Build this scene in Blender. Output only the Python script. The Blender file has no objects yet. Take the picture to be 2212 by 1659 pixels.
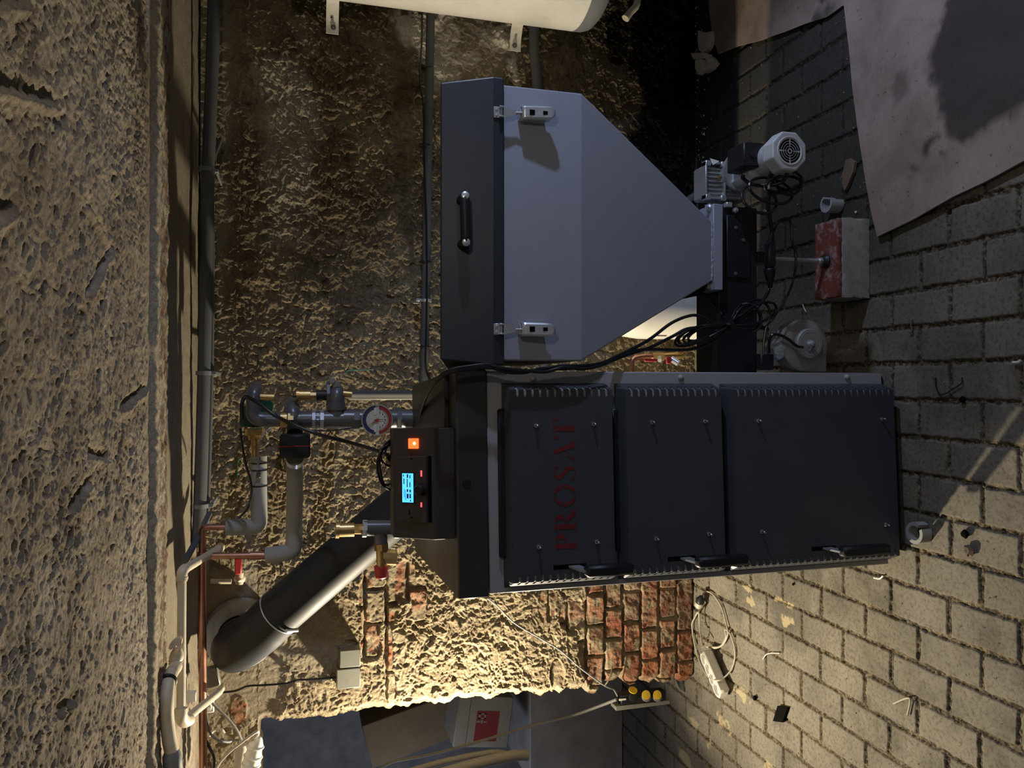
import bpy, math, random
import numpy as np
from mathutils import Vector, Matrix

# ------------------------------------------------------------------ camera, light, exposure
F = 1650.0                      # focal length in pixels of the 2212 x 1659 frame
PITCH = math.radians(15.5)
CP, SP = math.cos(PITCH), math.sin(PITCH)
CAM = Vector((0, 0, 1.65))
scene = bpy.context.scene
COL = scene.collection
scene.view_settings.view_transform = 'Standard'
scene.view_settings.look = 'None'
scene.view_settings.gamma = 1
scene.view_settings.use_curve_mapping = False
scene.view_settings.exposure = 0.0

cd = bpy.data.cameras.new('camera')
cd.sensor_fit = 'HORIZONTAL'
cd.sensor_width = 36.0
cd.lens = 36.0 * F / 2212.0
cd.clip_start = 0.05
cam = bpy.data.objects.new('camera', cd)
COL.objects.link(cam)
up = Vector((0, SP, CP)); fwd = Vector((0, CP, -SP)); right = Vector((1, 0, 0))
# the phone was turned on its side: the picture's right is the place's down
cam.matrix_world = Matrix((
    (-up.x, right.x, -fwd.x, CAM.x),
    (-up.y, right.y, -fwd.y, CAM.y),
    (-up.z, right.z, -fwd.z, CAM.z),
    (0, 0, 0, 1)))
scene.camera = cam

world = bpy.data.worlds.new('world')
scene.world = world
world.use_nodes = True
world.node_tree.nodes['Background'].inputs[0].default_value = (0.95, 0.95, 1.0, 1)
world.node_tree.nodes['Background'].inputs[1].default_value = 0.05


def lamp(name, kind, loc, power, color, size=0.1, aim=None, size_y=None):
    l = bpy.data.lights.new(name, kind)
    l.energy = power
    l.color = color
    if kind == 'AREA':
        l.shape = 'RECTANGLE' if size_y else 'DISK'
        l.size = size
        if size_y:
            l.size_y = size_y
    else:
        l.shadow_soft_size = size
    o = bpy.data.objects.new(name, l)
    COL.objects.link(o)
    o.location = loc
    if aim is not None:
        o.rotation_euler = (Vector(aim) - Vector(loc)).to_track_quat('-Z', 'Y').to_euler()
    return o


# warm work lamp standing in the doorway just outside the frame, and a cool lamp to the right
lamp('warm_work_lamp', 'AREA', (-1.72, 2.74, 1.06), 69, (1.0, 0.86, 0.62), 0.06, aim=(0.2, 1.95, 1.12))
cool = lamp('cool_lamp', 'SPOT', (2.0, 1.25, 1.35), 66, (0.56, 0.69, 1.0), 0.03, aim=(0.1, 1.62, 0.55))
cool.data.spot_size = math.radians(100)
cool.data.spot_blend = 0.45
lamp('front_fill_lamp', 'POINT', (0.75, 0.30, 1.80), 9, (1.0, 0.90, 0.76), 0.04)  # added unseen fill for the ceiling and the boiler front
lamp('back_room_fill', 'POINT', (-2.35, 3.42, 1.25), 11, (0.70, 0.80, 1.0), 0.1)  # added unseen fill that lightens the room beyond the doorway


# ------------------------------------------------------------------ picture point -> place
def ray(x, y):
    r = (829.5 - y) / F
    u = (1106.0 - x) / F
    return Vector((r, CP + u * SP, u * CP - SP))


def P(x, y, Y):
    d = ray(x, y)
    return CAM + d * (Y / d.y)


def PZ(x, y, z=0.0):
    d = ray(x, y)
    return CAM + d * ((z - CAM.z) / d.z)


def mpp(x, Y):
    """metres per pixel at that picture column and depth"""
    return Y / ray(x, 829.5).y / F


# ------------------------------------------------------------------ object helpers
REG = {}


def wm(o):
    m = Matrix.Identity(4)
    while o is not None:
        m = REG.get(o.name, Matrix.Identity(4)) @ m
        o = o.parent
    return m


def props(o, label=None, cat=None, group=None, kind=None):
    if label: o['label'] = label
    if cat: o['category'] = cat
    if group: o['group'] = group
    if kind: o['kind'] = kind
    return o


def thing(name, label, cat, loc, rz=0.0, group=None):
    o = bpy.data.objects.new(name, None)
    o.empty_display_size = 0.05
    COL.objects.link(o)
    o.location = loc
    o.rotation_euler = (0, 0, rz)
    REG[o.name] = Matrix.Translation(Vector(loc)) @ Matrix.Rotation(rz, 4, 'Z')
    return props(o, label, cat, group)


class MB:
    def __init__(s):
        s.v = []; s.f = []

    def add(s, vs, fs):
        n = len(s.v)
        s.v += [Vector(v) for v in vs]
        s.f += [tuple(n + i for i in f) for f in fs]
        return s

    def box(s, lo, hi, M=None):
        x0, y0, z0 = lo; x1, y1, z1 = hi
        vs = [Vector(p) for p in ((x0, y0, z0), (x1, y0, z0), (x1, y1, z0), (x0, y1, z0), (x0, y0, z1), (x1, y0, z1), (x1, y1, z1), (x0, y1, z1))]
        if M is not None: vs = [M @ v for v in vs]
        return s.add(vs, [(3, 2, 1, 0), (4, 5, 6, 7), (0, 1, 5, 4), (1, 2, 6, 5), (2, 3, 7, 6), (3, 0, 4, 7)])

    def bbox(s, lo, hi, b, M=None):
        """box with all edges chamfered by b"""
        lo = Vector(lo); hi = Vector(hi)
        c = (lo + hi) / 2; h = (hi - lo) / 2
        b = min(b, h.x * .9, h.y * .9, h.z * .9)
        vs = []; idx = {}
        for sx in (-1, 1):
            for sy in (-1, 1):
                for sz in (-1, 1):
                    for a in range(3):
                        p = Vector((sx * (h.x - (0 if a == 0 else b)), sy * (h.y - (0 if a == 1 else b)), sz * (h.z - (0 if a == 2 else b)))) + c
                        idx[(sx, sy, sz, a)] = len(vs); vs.append(M @ p if M is not None else p)
        fs = []
        S = (-1, 1)
        for a in range(3):
            for sg in S:
                o = [k for k in range(3) if k != a]
                q = []
                for (p, r) in ((-1, -1), (1, -1), (1, 1), (-1, 1)):
                    k = [0, 0, 0]; k[a] = sg; k[o[0]] = p; k[o[1]] = r
                    q.append(idx[(k[0], k[1], k[2], a)])
                if (sg > 0) == (a == 1): q.reverse()
                fs.append(tuple(q))
        for a in range(3):
            o = [k for k in range(3) if k != a]
            for p in S:
                for r in S:
                    def g(t, ax):
                        k = [0, 0, 0]; k[a] = t; k[o[0]] = p; k[o[1]] = r
                        return idx[(k[0], k[1], k[2], ax)]
                    q = [g(-1, o[0]), g(1, o[0]), g(1, o[1]), g(-1, o[1])]
                    if (p * r > 0) == (a != 1): q.reverse()
                    fs.append(tuple(q))
        for sx in S:
            for sy in S:
                for sz in S:
                    q = [idx[(sx, sy, sz, k)] for k in range(3)]
                    if sx * sy * sz < 0: q.reverse()
                    fs.append(tuple(q))
        return s.add(vs, fs)

    def lathe(s, p, axis, prof, seg=24, cap=True, a0=0, a1=2 * math.pi, squash=None):
        """prof: (radius, height along the axis)"""
        p = Vector(p); ax = Vector(axis).normalized()
        t = Vector((0, 0, 1)) if abs(ax.z) < .9 else Vector((1, 0, 0))
        u = ax.cross(t).normalized(); w = ax.cross(u)
        full = abs(a1 - a0 - 2 * math.pi) < 1e-6
        n = seg if full else seg + 1
        vs = []
        for r, h in prof:
            for i in range(n):
                a = a0 + (a1 - a0) * i / seg
                vs.append(p + ax * h + u * (r * math.cos(a)) + w * (r * math.sin(a)))
        fs = []
        for k in range(len(prof) - 1):
            for i in range(seg):
                j = (i + 1) % n
                fs.append((k * n + i, (k + 1) * n + i, (k + 1) * n + j, k * n + j))
        if cap and full:
            if prof[0][0] > 1e-5: fs.append(tuple(range(n)))
            if prof[-1][0] > 1e-5: fs.append(tuple(reversed(range((len(prof) - 1) * n, len(prof) * n))))
        return s.add(vs, fs)

    def cyl(s, a, b, r, r2=None, seg=20, cap=True, bev=0):
        a = Vector(a); b = Vector(b); L = (b - a).length
        r2 = r if r2 is None else r2
        if bev:
            pr = [(r - bev, 0), (r, bev), (r2, L - bev), (r2 - bev, L)]
        else:
            pr = [(r, 0), (r2, L)]
        return s.lathe(a, b - a, pr, seg, cap)

    def hexn(s, a, b, r, r2=None):
        return s.cyl(a, b, r, r2, seg=6)

    def tube(s, pts, r, seg=8, smooth=4, closed=False, cap=True):
        pts = [Vector(p) for p in pts]
        if smooth > 1 and len(pts) > 2:
            out = []; n = len(pts)
            rng = range(n) if closed else range(n - 1)
            for i in rng:
                p1, p2 = pts[i], pts[(i + 1) % n]
                p0 = pts[i - 1] if (i > 0 or closed) else p1 * 2 - p2
                p3 = pts[(i + 2) % n] if (i + 2 < n or closed) else p2 * 2 - p1
                for k in range(smooth):
                    t = k / smooth
                    out.append(.5 * ((2 * p1) + (p2 - p0) * t + (2 * p0 - 5 * p1 + 4 * p2 - p3) * t * t + (3 * p1 - p0 - 3 * p2 + p3) * t ** 3))
            if not closed: out.append(pts[-1])
            pts = out
        n = len(pts)
        tang = []
        for i in range(n):
            a = pts[i - 1] if (i > 0 or closed) else pts[i]
            b = pts[(i + 1) % n] if (i < n - 1 or closed) else pts[i]
            t = (b - a)
            tang.append(t.normalized() if t.length > 1e-9 else Vector((0, 0, 1)))
        t0 = tang[0]
        u = t0.cross(Vector((0, 0, 1)))
        if u.length < .1: u = t0.cross(Vector((1, 0, 0)))
        u.normalize()
        vs = []
        for i in range(n):
            t = tang[i]
            u = (u - t * u.dot(t))
            if u.length < 1e-6: u = t.cross(Vector((.3, .5, .8)))
            u.normalize()
            w = t.cross(u)
            rr = r(i / (n - 1)) if callable(r) else r
            for k in range(seg):
                a = 2 * math.pi * k / seg
                vs.append(pts[i] + u * (rr * math.cos(a)) + w * (rr * math.sin(a)))
        fs = []
        for i in range(n if closed else n - 1):
            for k in range(seg):
                k2 = (k + 1) % seg; j = (i + 1) % n
                fs.append((i * seg + k, i * seg + k2, j * seg + k2, j * seg + k))
        if cap and not closed:
            fs.append(tuple(reversed(range(seg))))
            fs.append(tuple(range((n - 1) * seg, n * seg)))
        return s.add(vs, fs)

    def prism(s, poly, ext):
        """closed polygon (3D points) pushed along ext"""
        n = len(poly); e = Vector(ext)
        vs = [Vector(p) for p in poly] + [Vector(p) + e for p in poly]
        fs = [tuple(range(n)), tuple(reversed(range(n, 2 * n)))]
        for i in range(n):
            j = (i + 1) % n
            fs.append((i, i + n, j + n, j))
        return s.add(vs, fs)

    def loft(s, a, b):
        """two closed loops of equal length, capped"""
        n = len(a)
        vs = [Vector(p) for p in a] + [Vector(p) for p in b]
        fs = [tuple(reversed(range(n))), tuple(range(n, 2 * n))]
        for i in range(n):
            j = (i + 1) % n
            fs.append((i, j, j + n, i + n))
        return s.add(vs, fs)

    def ring(s, c, axis, R, r, seg=28, sub=8):
        pts = []
        ax = Vector(axis).normalized()
        t = Vector((0, 0, 1)) if abs(ax.z) < .9 else Vector((1, 0, 0))
        u = ax.cross(t).normalized(); w = ax.cross(u)
        for i in range(seg):
            a = 2 * math.pi * i / seg
            pts.append(Vector(c) + u * R * math.cos(a) + w * R * math.sin(a))
        return s.tube(pts, r, seg=sub, smooth=1, closed=True)

    def build(s, name, mat, parent=None, local=False, smooth=40, solid=0, fix=True, base=True):
        import bmesh
        o = bpy.data.objects.new(name, bpy.data.meshes.new(name))
        COL.objects.link(o)
        vs = s.v
        if parent is not None:
            o.parent = parent
            REG[o.name] = Matrix.Identity(4)
            if not local:
                mi = wm(parent).inverted()
                vs = [mi @ v for v in vs]
        elif base:
            lo = [min(v[k] for v in vs) for k in range(3)]; hi = [max(v[k] for v in vs) for k in range(3)]
            c = Vector(((lo[0] + hi[0]) / 2, (lo[1] + hi[1]) / 2, lo[2]))
            o.location = c
            REG[o.name] = Matrix.Translation(c)
            vs = [v - c for v in vs]
        me = o.data
        me.from_pydata([tuple(v) for v in vs], [], s.f)
        me.validate()
        if fix:
            bm = bmesh.new(); bm.from_mesh(me)
            bmesh.ops.recalc_face_normals(bm, faces=bm.faces)
            bm.to_mesh(me); bm.free()
        me.materials.append(mat)
        if smooth:
            me.polygons.foreach_set('use_smooth', [True] * len(me.polygons))
            me.set_sharp_from_angle(angle=math.radians(smooth))
        if solid:
            m = o.modifiers.new('thickness', 'SOLIDIFY'); m.thickness = solid; m.offset = 0
        me.update()
        return o


def solo(name, mb, mat, label, cat, group=None, **k):
    return props(mb.build(name, mat, **k), label, cat, group)


def struct(name, mb, mat, **k):
    return props(mb.build(name, mat, **k), kind='structure')


def text_mb(string, size, M, depth=0.0006):
    cu = bpy.data.curves.new('txt', 'FONT')
    cu.body = string; cu.size = size; cu.extrude = depth; cu.align_x = 'LEFT'
    ob = bpy.data.objects.new('txt', cu)
    COL.objects.link(ob)
    dg = bpy.context.evaluated_depsgraph_get()
    me = ob.evaluated_get(dg).to_mesh()
    mb = MB()
    mb.add([M @ v.co for v in me.vertices], [tuple(p.vertices) for p in me.polygons])
    ob.evaluated_get(dg).to_mesh_clear()
    bpy.data.objects.remove(ob); bpy.data.curves.remove(cu)
    return mb


# ------------------------------------------------------------------ materials
def nodes(name):
    m = bpy.data.materials.new(name); m.use_nodes = True
    nt = m.node_tree
    return m, nt, nt.nodes['Principled BSDF']


def N(nt, t, **kw):
    n = nt.nodes.new(t)
    for k, v in kw.items():
        if k.startswith('i_'):
            n.inputs[k[2:].replace('_', ' ')].default_value = v
        else:
            setattr(n, k, v)
    return n


def ramp(nt, fac, stops, interp='LINEAR'):
    r = nt.nodes.new('ShaderNodeValToRGB')
    r.color_ramp.interpolation = interp
    e = r.color_ramp.elements
    while len(e) < len(stops): e.new(0.5)
    for i, (p, c) in enumerate(stops):
        e[i].position = p
        e[i].color = (c, c, c, 1) if not isinstance(c, tuple) else (c[0], c[1], c[2], 1)
    nt.links.new(fac, r.inputs[0])
    return r.outputs[0]


def mixc(nt, fac, a, b, mode='MIX'):
    m = nt.nodes.new('ShaderNodeMix'); m.data_type = 'RGBA'; m.blend_type = mode
    for sock, v in ((m.inputs[0], fac), (m.inputs[6], a), (m.inputs[7], b)):
        if isinstance(v, (int, float)): sock.default_value = v
        elif isinstance(v, tuple): sock.default_value = (v[0], v[1], v[2], 1)
        else: nt.links.new(v, sock)
    return m.outputs[2]


def math_(nt, op, a, b=0.0, clamp=False):
    m = nt.nodes.new('ShaderNodeMath'); m.operation = op; m.use_clamp = clamp
    for sock, v in ((m.inputs[0], a), (m.inputs[1], b)):
        if isinstance(v, (int, float)): sock.default_value = v
        else: nt.links.new(v, sock)
    return m.outputs[0]


def coords(nt, scale=(1, 1, 1), kind='Object'):
    tc = nt.nodes.new('ShaderNodeTexCoord'); mp = nt.nodes.new('ShaderNodeMapping')
    mp.inputs['Scale'].default_value = scale
    nt.links.new(tc.outputs[kind], mp.inputs[0])
    return mp.outputs[0]


def noise(nt, vec, scale, detail=4, rough=.55, dist=0.0):
    n = N(nt, 'ShaderNodeTexNoise', i_Scale=scale, i_Detail=detail, i_Roughness=rough, i_Distortion=dist)
    nt.links.new(vec, n.inputs['Vector'])
    return n.outputs[0]


def bump(nt, b, h, strength=.5, dist=.005, chain=None):
    n = N(nt, 'ShaderNodeBump', i_Strength=strength, i_Distance=dist)
    nt.links.new(h, n.inputs['Height'])
    if chain is not None: nt.links.new(chain, n.inputs['Normal'])
    if b is not None: nt.links.new(n.outputs[0], b.inputs['Normal'])
    return n.outputs[0]


def paint(name, col, rough=.5, metal=0.0, var=.12, bs=0.0, bscale=300, spec=.5, coat=0.0, vscale=9, dirt=None, dirt_amt=.5):
    m, nt, b = nodes(name)
    v = coords(nt)
    n1 = noise(nt, v, vscale, 5, .6)
    dark = tuple(c * (1 - var) for c in col); lite = tuple(min(1, c * (1 + var)) for c in col)
    c = mixc(nt, ramp(nt, n1, [(.3, 0.0), (.7, 1.0)]), dark, lite)
    if dirt:
        n2 = noise(nt, v, vscale * 2.3, 8, .7, .4)
        c = mixc(nt, ramp(nt, n2, [(.5, 0.0), (.72, dirt_amt)]), c, dirt)
    nt.links.new(c, b.inputs['Base Color'])
    b.inputs['Metallic'].default_value = metal
    b.inputs['Specular IOR Level'].default_value = spec
    b.inputs['Coat Weight'].default_value = coat
    r = math_(nt, 'ADD', math_(nt, 'MULTIPLY', n1, .16), rough - .08)
    nt.links.new(r, b.inputs['Roughness'])
    if bs:
        bump(nt, b, noise(nt, v, bscale, 3, .6), bs, .001)
    return m


def glow(name, col, strength):
    m, nt, b = nodes(name)
    b.inputs['Base Color'].default_value = (*col, 1)
    b.inputs['Emission Color'].default_value = (*col, 1)
    b.inputs['Emission Strength'].default_value = strength
    b.inputs['Roughness'].default_value = .4
    return m


M_BLACK = paint('black_powder_coat', (.050, .057, .070), .50, 0, .08, .25, 500, .45)
M_CASE = paint('black_cover_sheet', (.030, .033, .036), .42, 0, .15, .12, 300, .5, dirt=(.07, .06, .05), dirt_amt=.35)
M_GREY = paint('grey_powder_coat', (.31, .325, .395), .42, 0, .03, .5, 420, .45, vscale=5)
M_FRAME = paint('grey_boiler_sheet', (.36, .36, .375), .38, 0, .03, .4, 420, .5, vscale=5)
M_LID = paint('anthracite_lid_paint', (.019, .024, .036), .45, 0, .08, .3, 420, .5)
M_FLUE = paint('flue_steel_paint', (.022, .024, .028), .56, .05, .1, .04, 60, .3, dirt=(.16, .14, .11), dirt_amt=.10)
M_STEEL = paint('zinc_steel', (.60, .62, .65), .30, .6, .12, .1, 120)
M_CHROME = paint('bright_screw_steel', (.8, .8, .8), .14, 1.0, .05)
M_BRASS = paint('brass', (.62, .43, .19), .36, .9, .14, .15, 90, dirt=(.16, .11, .05))
M_COPPER = paint('copper', (.46, .24, .17), .36, .9, .2, .1, 60, dirt=(.16, .08, .05))
M_IRON = paint('dark_iron_fitting', (.12, .12, .125), .32, .15, .15, .12, 100)
M_FOAM = paint('grey_pipe_foam', (.33, .335, .33), .85, 0, .08, .5, 500, .2)
M_FOAMD = paint('dark_grey_pipe_foam', (.095, .10, .105), .85, 0, .1, .5, 400, .2)
M_BPLAST = paint('black_plastic', (.014, .015, .018), .46, 0, .1, .1, 300, .35)
M_PANEL = paint('controller_plastic', (.040, .033, .032), .48, 0, .1, .25, 500)
M_CABLE = paint('black_cable_sheath', (.010, .010, .012), .32, 0, .1)
M_CREAM = paint('cream_plastic_pipe', (.58, .52, .40), .45, 0, .08, .1, 60, dirt=(.22, .17, .10), dirt_amt=.5)
M_WHITE = paint('white_enamel', (.78, .77, .72), .3, 0, .03, .05, 60, dirt=(.4, .36, .28), dirt_amt=.12)
M_WPLAST = paint('white_plastic', (.72, .70, .64), .4, 0, .05, .05, 60, dirt=(.3, .26, .18), dirt_amt=.3)
M_GCAP = paint('grey_plastic_cap', (.17, .18, .19), .5, 0, .05)
M_JBOX = paint('old_grey_box_enamel', (.19, .19, .165), .5, 0, .08, .1, 60, dirt=(.10, .14, .10), dirt_amt=.4)
M_ALU = paint('cast_aluminium', (.52, .54, .56), .42, .7, .1, .3, 300)
M_MOTOR = paint('light_grey_motor_paint', (.55, .56, .57), .42, .1, .05, .1, 200)
M_RED = paint('red_plastic', (.45, .03, .035), .4, 0, .1)
M_LETTER = paint('red_letter_paint', (.16, .013, .018), .5, 0, .12)
M_YELL = paint('yellow_plastic', (.75, .50, .03), .35, 0, .08)
M_DIRTGREY = paint('dusty_metal', (.30, .29, .27), .55, .2, .15, .3, 80, dirt=(.14, .11, .08))
M_DIAL = paint('dial_paper', (.60, .58, .52), .5, 0, .03)
M_INK = paint('black_ink', (.02, .02, .02), .5, 0, .02)
M_BLUE = paint('dial_blue', (.02, .035, .10), .45, 0, .05)
M_DRED = paint('dial_red', (.30, .03, .03), .45, 0, .05)
M_GREEN = paint('dark_green_plastic', (.01, .08, .045), .45, 0, .1)
M_CORD = paint('cream_cord', (.44, .41, .33), .5, 0, .06)
M_WOOD = paint('dry_wood_chip', (.16, .11, .07), .8, 0, .3, .6, 60)
M_STYRO = paint('dirty_polystyrene', (.42, .41, .37), .8, 0, .08, .5, 200)
M_SCREEN = glow('blue_screen_light', (.07, .42, .95), 1.9)
M_SCRINK = paint('screen_ink', (.01, .05, .25), .5, 0, .02)
M_SWITCH = glow('lit_red_switch', (1.0, .10, .02), 2.6)
M_SWHOT = glow('switch_glow_lamp', (1.0, .55, .08), 9)
M_LED = glow('red_led', (1.0, .08, .10), 2.0)


def dark_inside(name, col=(.004, .004, .004)):
    return paint(name, col, .9, 0, 0, spec=.05)


M_HOLE = dark_inside('hollow_black')


def mat_plaster(name='rough_lime_plaster', ca=(.20, .155, .100), cb=(.42, .355, .235), flake=1.0):
    m, nt, b = nodes(name)
    v = coords(nt)
    big = noise(nt, v, 1.7, 4, .6, .3)
    mid = noise(nt, v, 9, 8, .68, .5)
    fin = noise(nt, v, 70, 8, .72)
    c = mixc(nt, ramp(nt, mid, [(.32, 0.0), (.66, 1.0)]), ca, cb)
    fl = ramp(nt, noise(nt, v, 55, 6, .62, .5), [(.47, 0.0), (.53, 1.0)])
    c = mixc(nt, math_(nt, 'MULTIPLY', fl, .30 * flake), c, tuple(q * .45 for q in ca))
    c = mixc(nt, ramp(nt, fin, [(.35, .45), (.6, 0.0)]), c, (.15, .11, .07))
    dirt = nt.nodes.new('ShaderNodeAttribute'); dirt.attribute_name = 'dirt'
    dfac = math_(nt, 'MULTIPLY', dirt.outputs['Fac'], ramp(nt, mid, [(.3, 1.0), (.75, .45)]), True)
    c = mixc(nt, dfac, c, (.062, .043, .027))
    pale = nt.nodes.new('ShaderNodeAttribute'); pale.attribute_name = 'pale'
    c = mixc(nt, pale.outputs['Fac'], c, (.60, .56, .48))
    sm = nt.nodes.new('ShaderNodeAttribute'); sm.attribute_name = 'smooth_patch'
    c = mixc(nt, math_(nt, 'MULTIPLY', sm.outputs['Fac'], .85), c, mixc(nt, big, (.22, .19, .14), (.33, .29, .22)))
    br = nt.nodes.new('ShaderNodeAttribute'); br.attribute_name = 'brick'
    tn = nt.nodes.new('ShaderNodeAttribute'); tn.attribute_name = 'tone'
    bc = ramp(nt, tn.outputs['Fac'], [(0, (.17, .075, .052)), (.35, (.27, .095, .05)), (.7, (.35, .13, .065)), (1, (.25, .16, .11))])
    bc = mixc(nt, ramp(nt, mid, [(.40, 0.0), (.62, .75)]), bc, (.36, .29, .20))
    bc = mixc(nt, ramp(nt, fin, [(.35, .5), (.6, 0.0)]), bc, (.10, .045, .03))
    c = mixc(nt, br.outputs['Fac'], c, bc)
    tr = nt.nodes.new('ShaderNodeAttribute'); tr.attribute_name = 'near_black'
    c = mixc(nt, tr.outputs['Fac'], c, (.006, .0055, .005))
    nt.links.new(c, b.inputs['Base Color'])
    b.inputs['Roughness'].default_value = .95
    b.inputs['Specular IOR Level'].default_value = .15
    h1 = noise(nt, v, 60, 8, .7, .6)
    h2 = noise(nt, v, 230, 5, .7)
    k = bump(nt, None, h1, .6, .006)
    fh = math_(nt, 'MULTIPLY', fl, math_(nt, 'SUBTRACT', 1.0, sm.outputs['Fac']))
    k = bump(nt, None, fh, .55 * flake, .007, k)
    bump(nt, b, h2, .5, .0025, k)
    return m


def mat_floor():
    m, nt, b = nodes('concrete_pavers')
    v = coords(nt)
    mid = noise(nt, v, 7, 8, .65, .3)
    fin = noise(nt, v, 90, 8, .75)
    sp = noise(nt, v, 260, 3, .6)
    tn = nt.nodes.new('ShaderNodeAttribute'); tn.attribute_name = 'tone'
    jn = nt.nodes.new('ShaderNodeAttribute'); jn.attribute_name = 'joint'
    c = mixc(nt, tn.outputs['Fac'], (.150, .137, .112), (.205, .187, .150))
    c = mixc(nt, ramp(nt, mid, [(.35, 0.0), (.7, .75)]), c, (.27, .245, .195))
    c = mixc(nt, ramp(nt, fin, [(.38, .65), (.52, 0.0)]), c, (.075, .064, .050))
    c = mixc(nt, ramp(nt, sp, [(.70, 0.0), (.76, .6)]), c, (.50, .46, .38))
    jc = mixc(nt, ramp(nt, fin, [(.45, 0.0), (.62, 1.0)]), (.040, .030, .020), (.26, .21, .13))
    c = mixc(nt, jn.outputs['Fac'], c, jc)
    sd = nt.nodes.new('ShaderNodeAttribute'); sd.attribute_name = 'soot_and_dark'
    c = mixc(nt, sd.outputs['Fac'], c, (.010, .010, .010))
    sme = nt.nodes.new('ShaderNodeAttribute'); sme.attribute_name = 'smear'
    c = mixc(nt, sme.outputs['Fac'], c, (.42, .35, .21))
    nt.links.new(c, b.inputs['Base Color'])
    b.inputs['Roughness'].default_value = .85
    b.inputs['Specular IOR Level'].default_value = .25
    k = bump(nt, None, noise(nt, v, 45, 8, .7), .15, .003)
    bump(nt, b, fin, .4, .0012, k)
    return m


def mat_card(name, base, dark, wet=(.035, .030, .028), sc=4):
    m, nt, b = nodes(name)
    v = coords(nt)
    st = nt.nodes.new('ShaderNodeAttribute'); st.attribute_name = 'stain'
    n1 = noise(nt, v, sc, 8, .65, .3)
    n2 = noise(nt, v, 60, 8, .75)
    fib = noise(nt, coords(nt, (1, 30, 1)), 20, 3, .6)
    c = mixc(nt, ramp(nt, n1, [(.35, 0.0), (.7, 1.0)]), base, dark)
    c = mixc(nt, ramp(nt, fib, [(.45, 0.0), (.7, .18)]), c, dark)
    c = mixc(nt, ramp(nt, n2, [(.60, 0.0), (.66, .75)]), c, wet)
    c = mixc(nt, st.outputs['Fac'], c, wet)
    nt.links.new(c, b.inputs['Base Color'])
    b.inputs['Roughness'].default_value = .8
    b.inputs['Specular IOR Level'].default_value = .2
    bump(nt, b, n2, .3, .002)
    return m


M_PLASTER = mat_plaster()
M_CEIL = mat_plaster('grey_brown_ceiling_plaster', (.175, .145, .11), (.39, .335, .26), .5)
M_FLOOR = mat_floor()
M_CARD = mat_card('stained_cardboard', (.38, .30, .26), (.20, .145, .12))
M_CARDBOX = mat_card('box_cardboard', (.17, .125, .08), (.13, .095, .06))
M_CARDWHITE = mat_card('pale_box_print', (.30, .29, .26), (.24, .23, .20))
M_BRICKGREY = paint('old_brick_grey', (.33, .30, .26), .9, 0, .2, .7, 60, .2, dirt=(.13, .12, .11), dirt_amt=.6)
M_BRICKRED = paint('brick_red_face', (.17, .045, .032), .75, 0, .2, .4, 60, .3, dirt=(.40, .34, .33), dirt_amt=.95, vscale=14)
M_FLANGE = paint('rusty_beam_skim', (.36, .31, .24), .9, 0, .15, 1.0, 60, .2, dirt=(.10, .045, .025), dirt_amt=.95, vscale=14)
M_BACKWALL = paint('dusty_grey_render', (.30, .30, .31), .95, 0, .25, .6, 40, .1)


# ------------------------------------------------------------------ height-field surfaces
def h2(ix, iy, seed):
    n = (ix.astype(np.int64) * 374761393 + iy.astype(np.int64) * 668265263 + seed * 974711) & 0xffffffff
    n = ((n ^ (n >> 13)) * 1274126177) & 0xffffffff
    n = n ^ (n >> 16)
    return (n & 0xffffff) / float(0xffffff)


def vn(x, y, seed=0):
    ix = np.floor(x); iy = np.floor(y)
    fx = x - ix; fy = y - iy
    fx = fx * fx * fx * (fx * (fx * 6 - 15) + 10); fy = fy * fy * fy * (fy * (fy * 6 - 15) + 10)
    a = h2(ix, iy, seed); b = h2(ix + 1, iy, seed); c = h2(ix, iy + 1, seed); d = h2(ix + 1, iy + 1, seed)
    return (a + (b - a) * fx) * (1 - fy) + (c + (d - c) * fx) * fy


def fbm(x, y, seed=0, oct=4, gain=.5):
    s = 0; a = 1; t = 0
    for k in range(oct):
        s = s + a * vn(x * 2 ** k + 17.3 * k, y * 2 ** k - 9.1 * k, seed + k); t += a; a *= gain
    return s / t


def sstep(a, b, x):
    t = np.clip((x - a) / (b - a), 0, 1)
    return t * t * (3 - 2 * t)


def crust(x, y, seed, s=1.0):
    """flaky rough-cast relief, metres, about 0..0.03"""
    wx = fbm(x * 16, y * 16, seed + 3, 3) - .5; wy = fbm(x * 16 + 5, y * 16, seed + 7, 3) - .5
    X = x + wx * .05; Y = y + wy * .05
    big = fbm(X * 5, Y * 5, seed, 3)
    r1 = 1 - np.abs(fbm(X * 37, Y * 37, seed + 11, 3) * 2 - 1)
    lump = sstep(.42, .60, fbm(X * 60, Y * 60, seed + 15, 3))
    r2 = 1 - np.abs(fbm(X * 95, Y * 95, seed + 21, 2) * 2 - 1)
    f3 = fbm(x * 130, y * 130, seed + 31, 2)
    amp = .45 + .9 * fbm(x * 4 + 9, y * 4, seed + 51, 3)
    pit = sstep(.27, .19, fbm(X * 30, Y * 30, seed + 41, 2))
    return s * (.020 * big + amp * (.0060 * r1 ** 2 + .0045 * lump + .0038 * r2 ** 2 + .0025 * f3) - .008 * pit)


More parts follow.
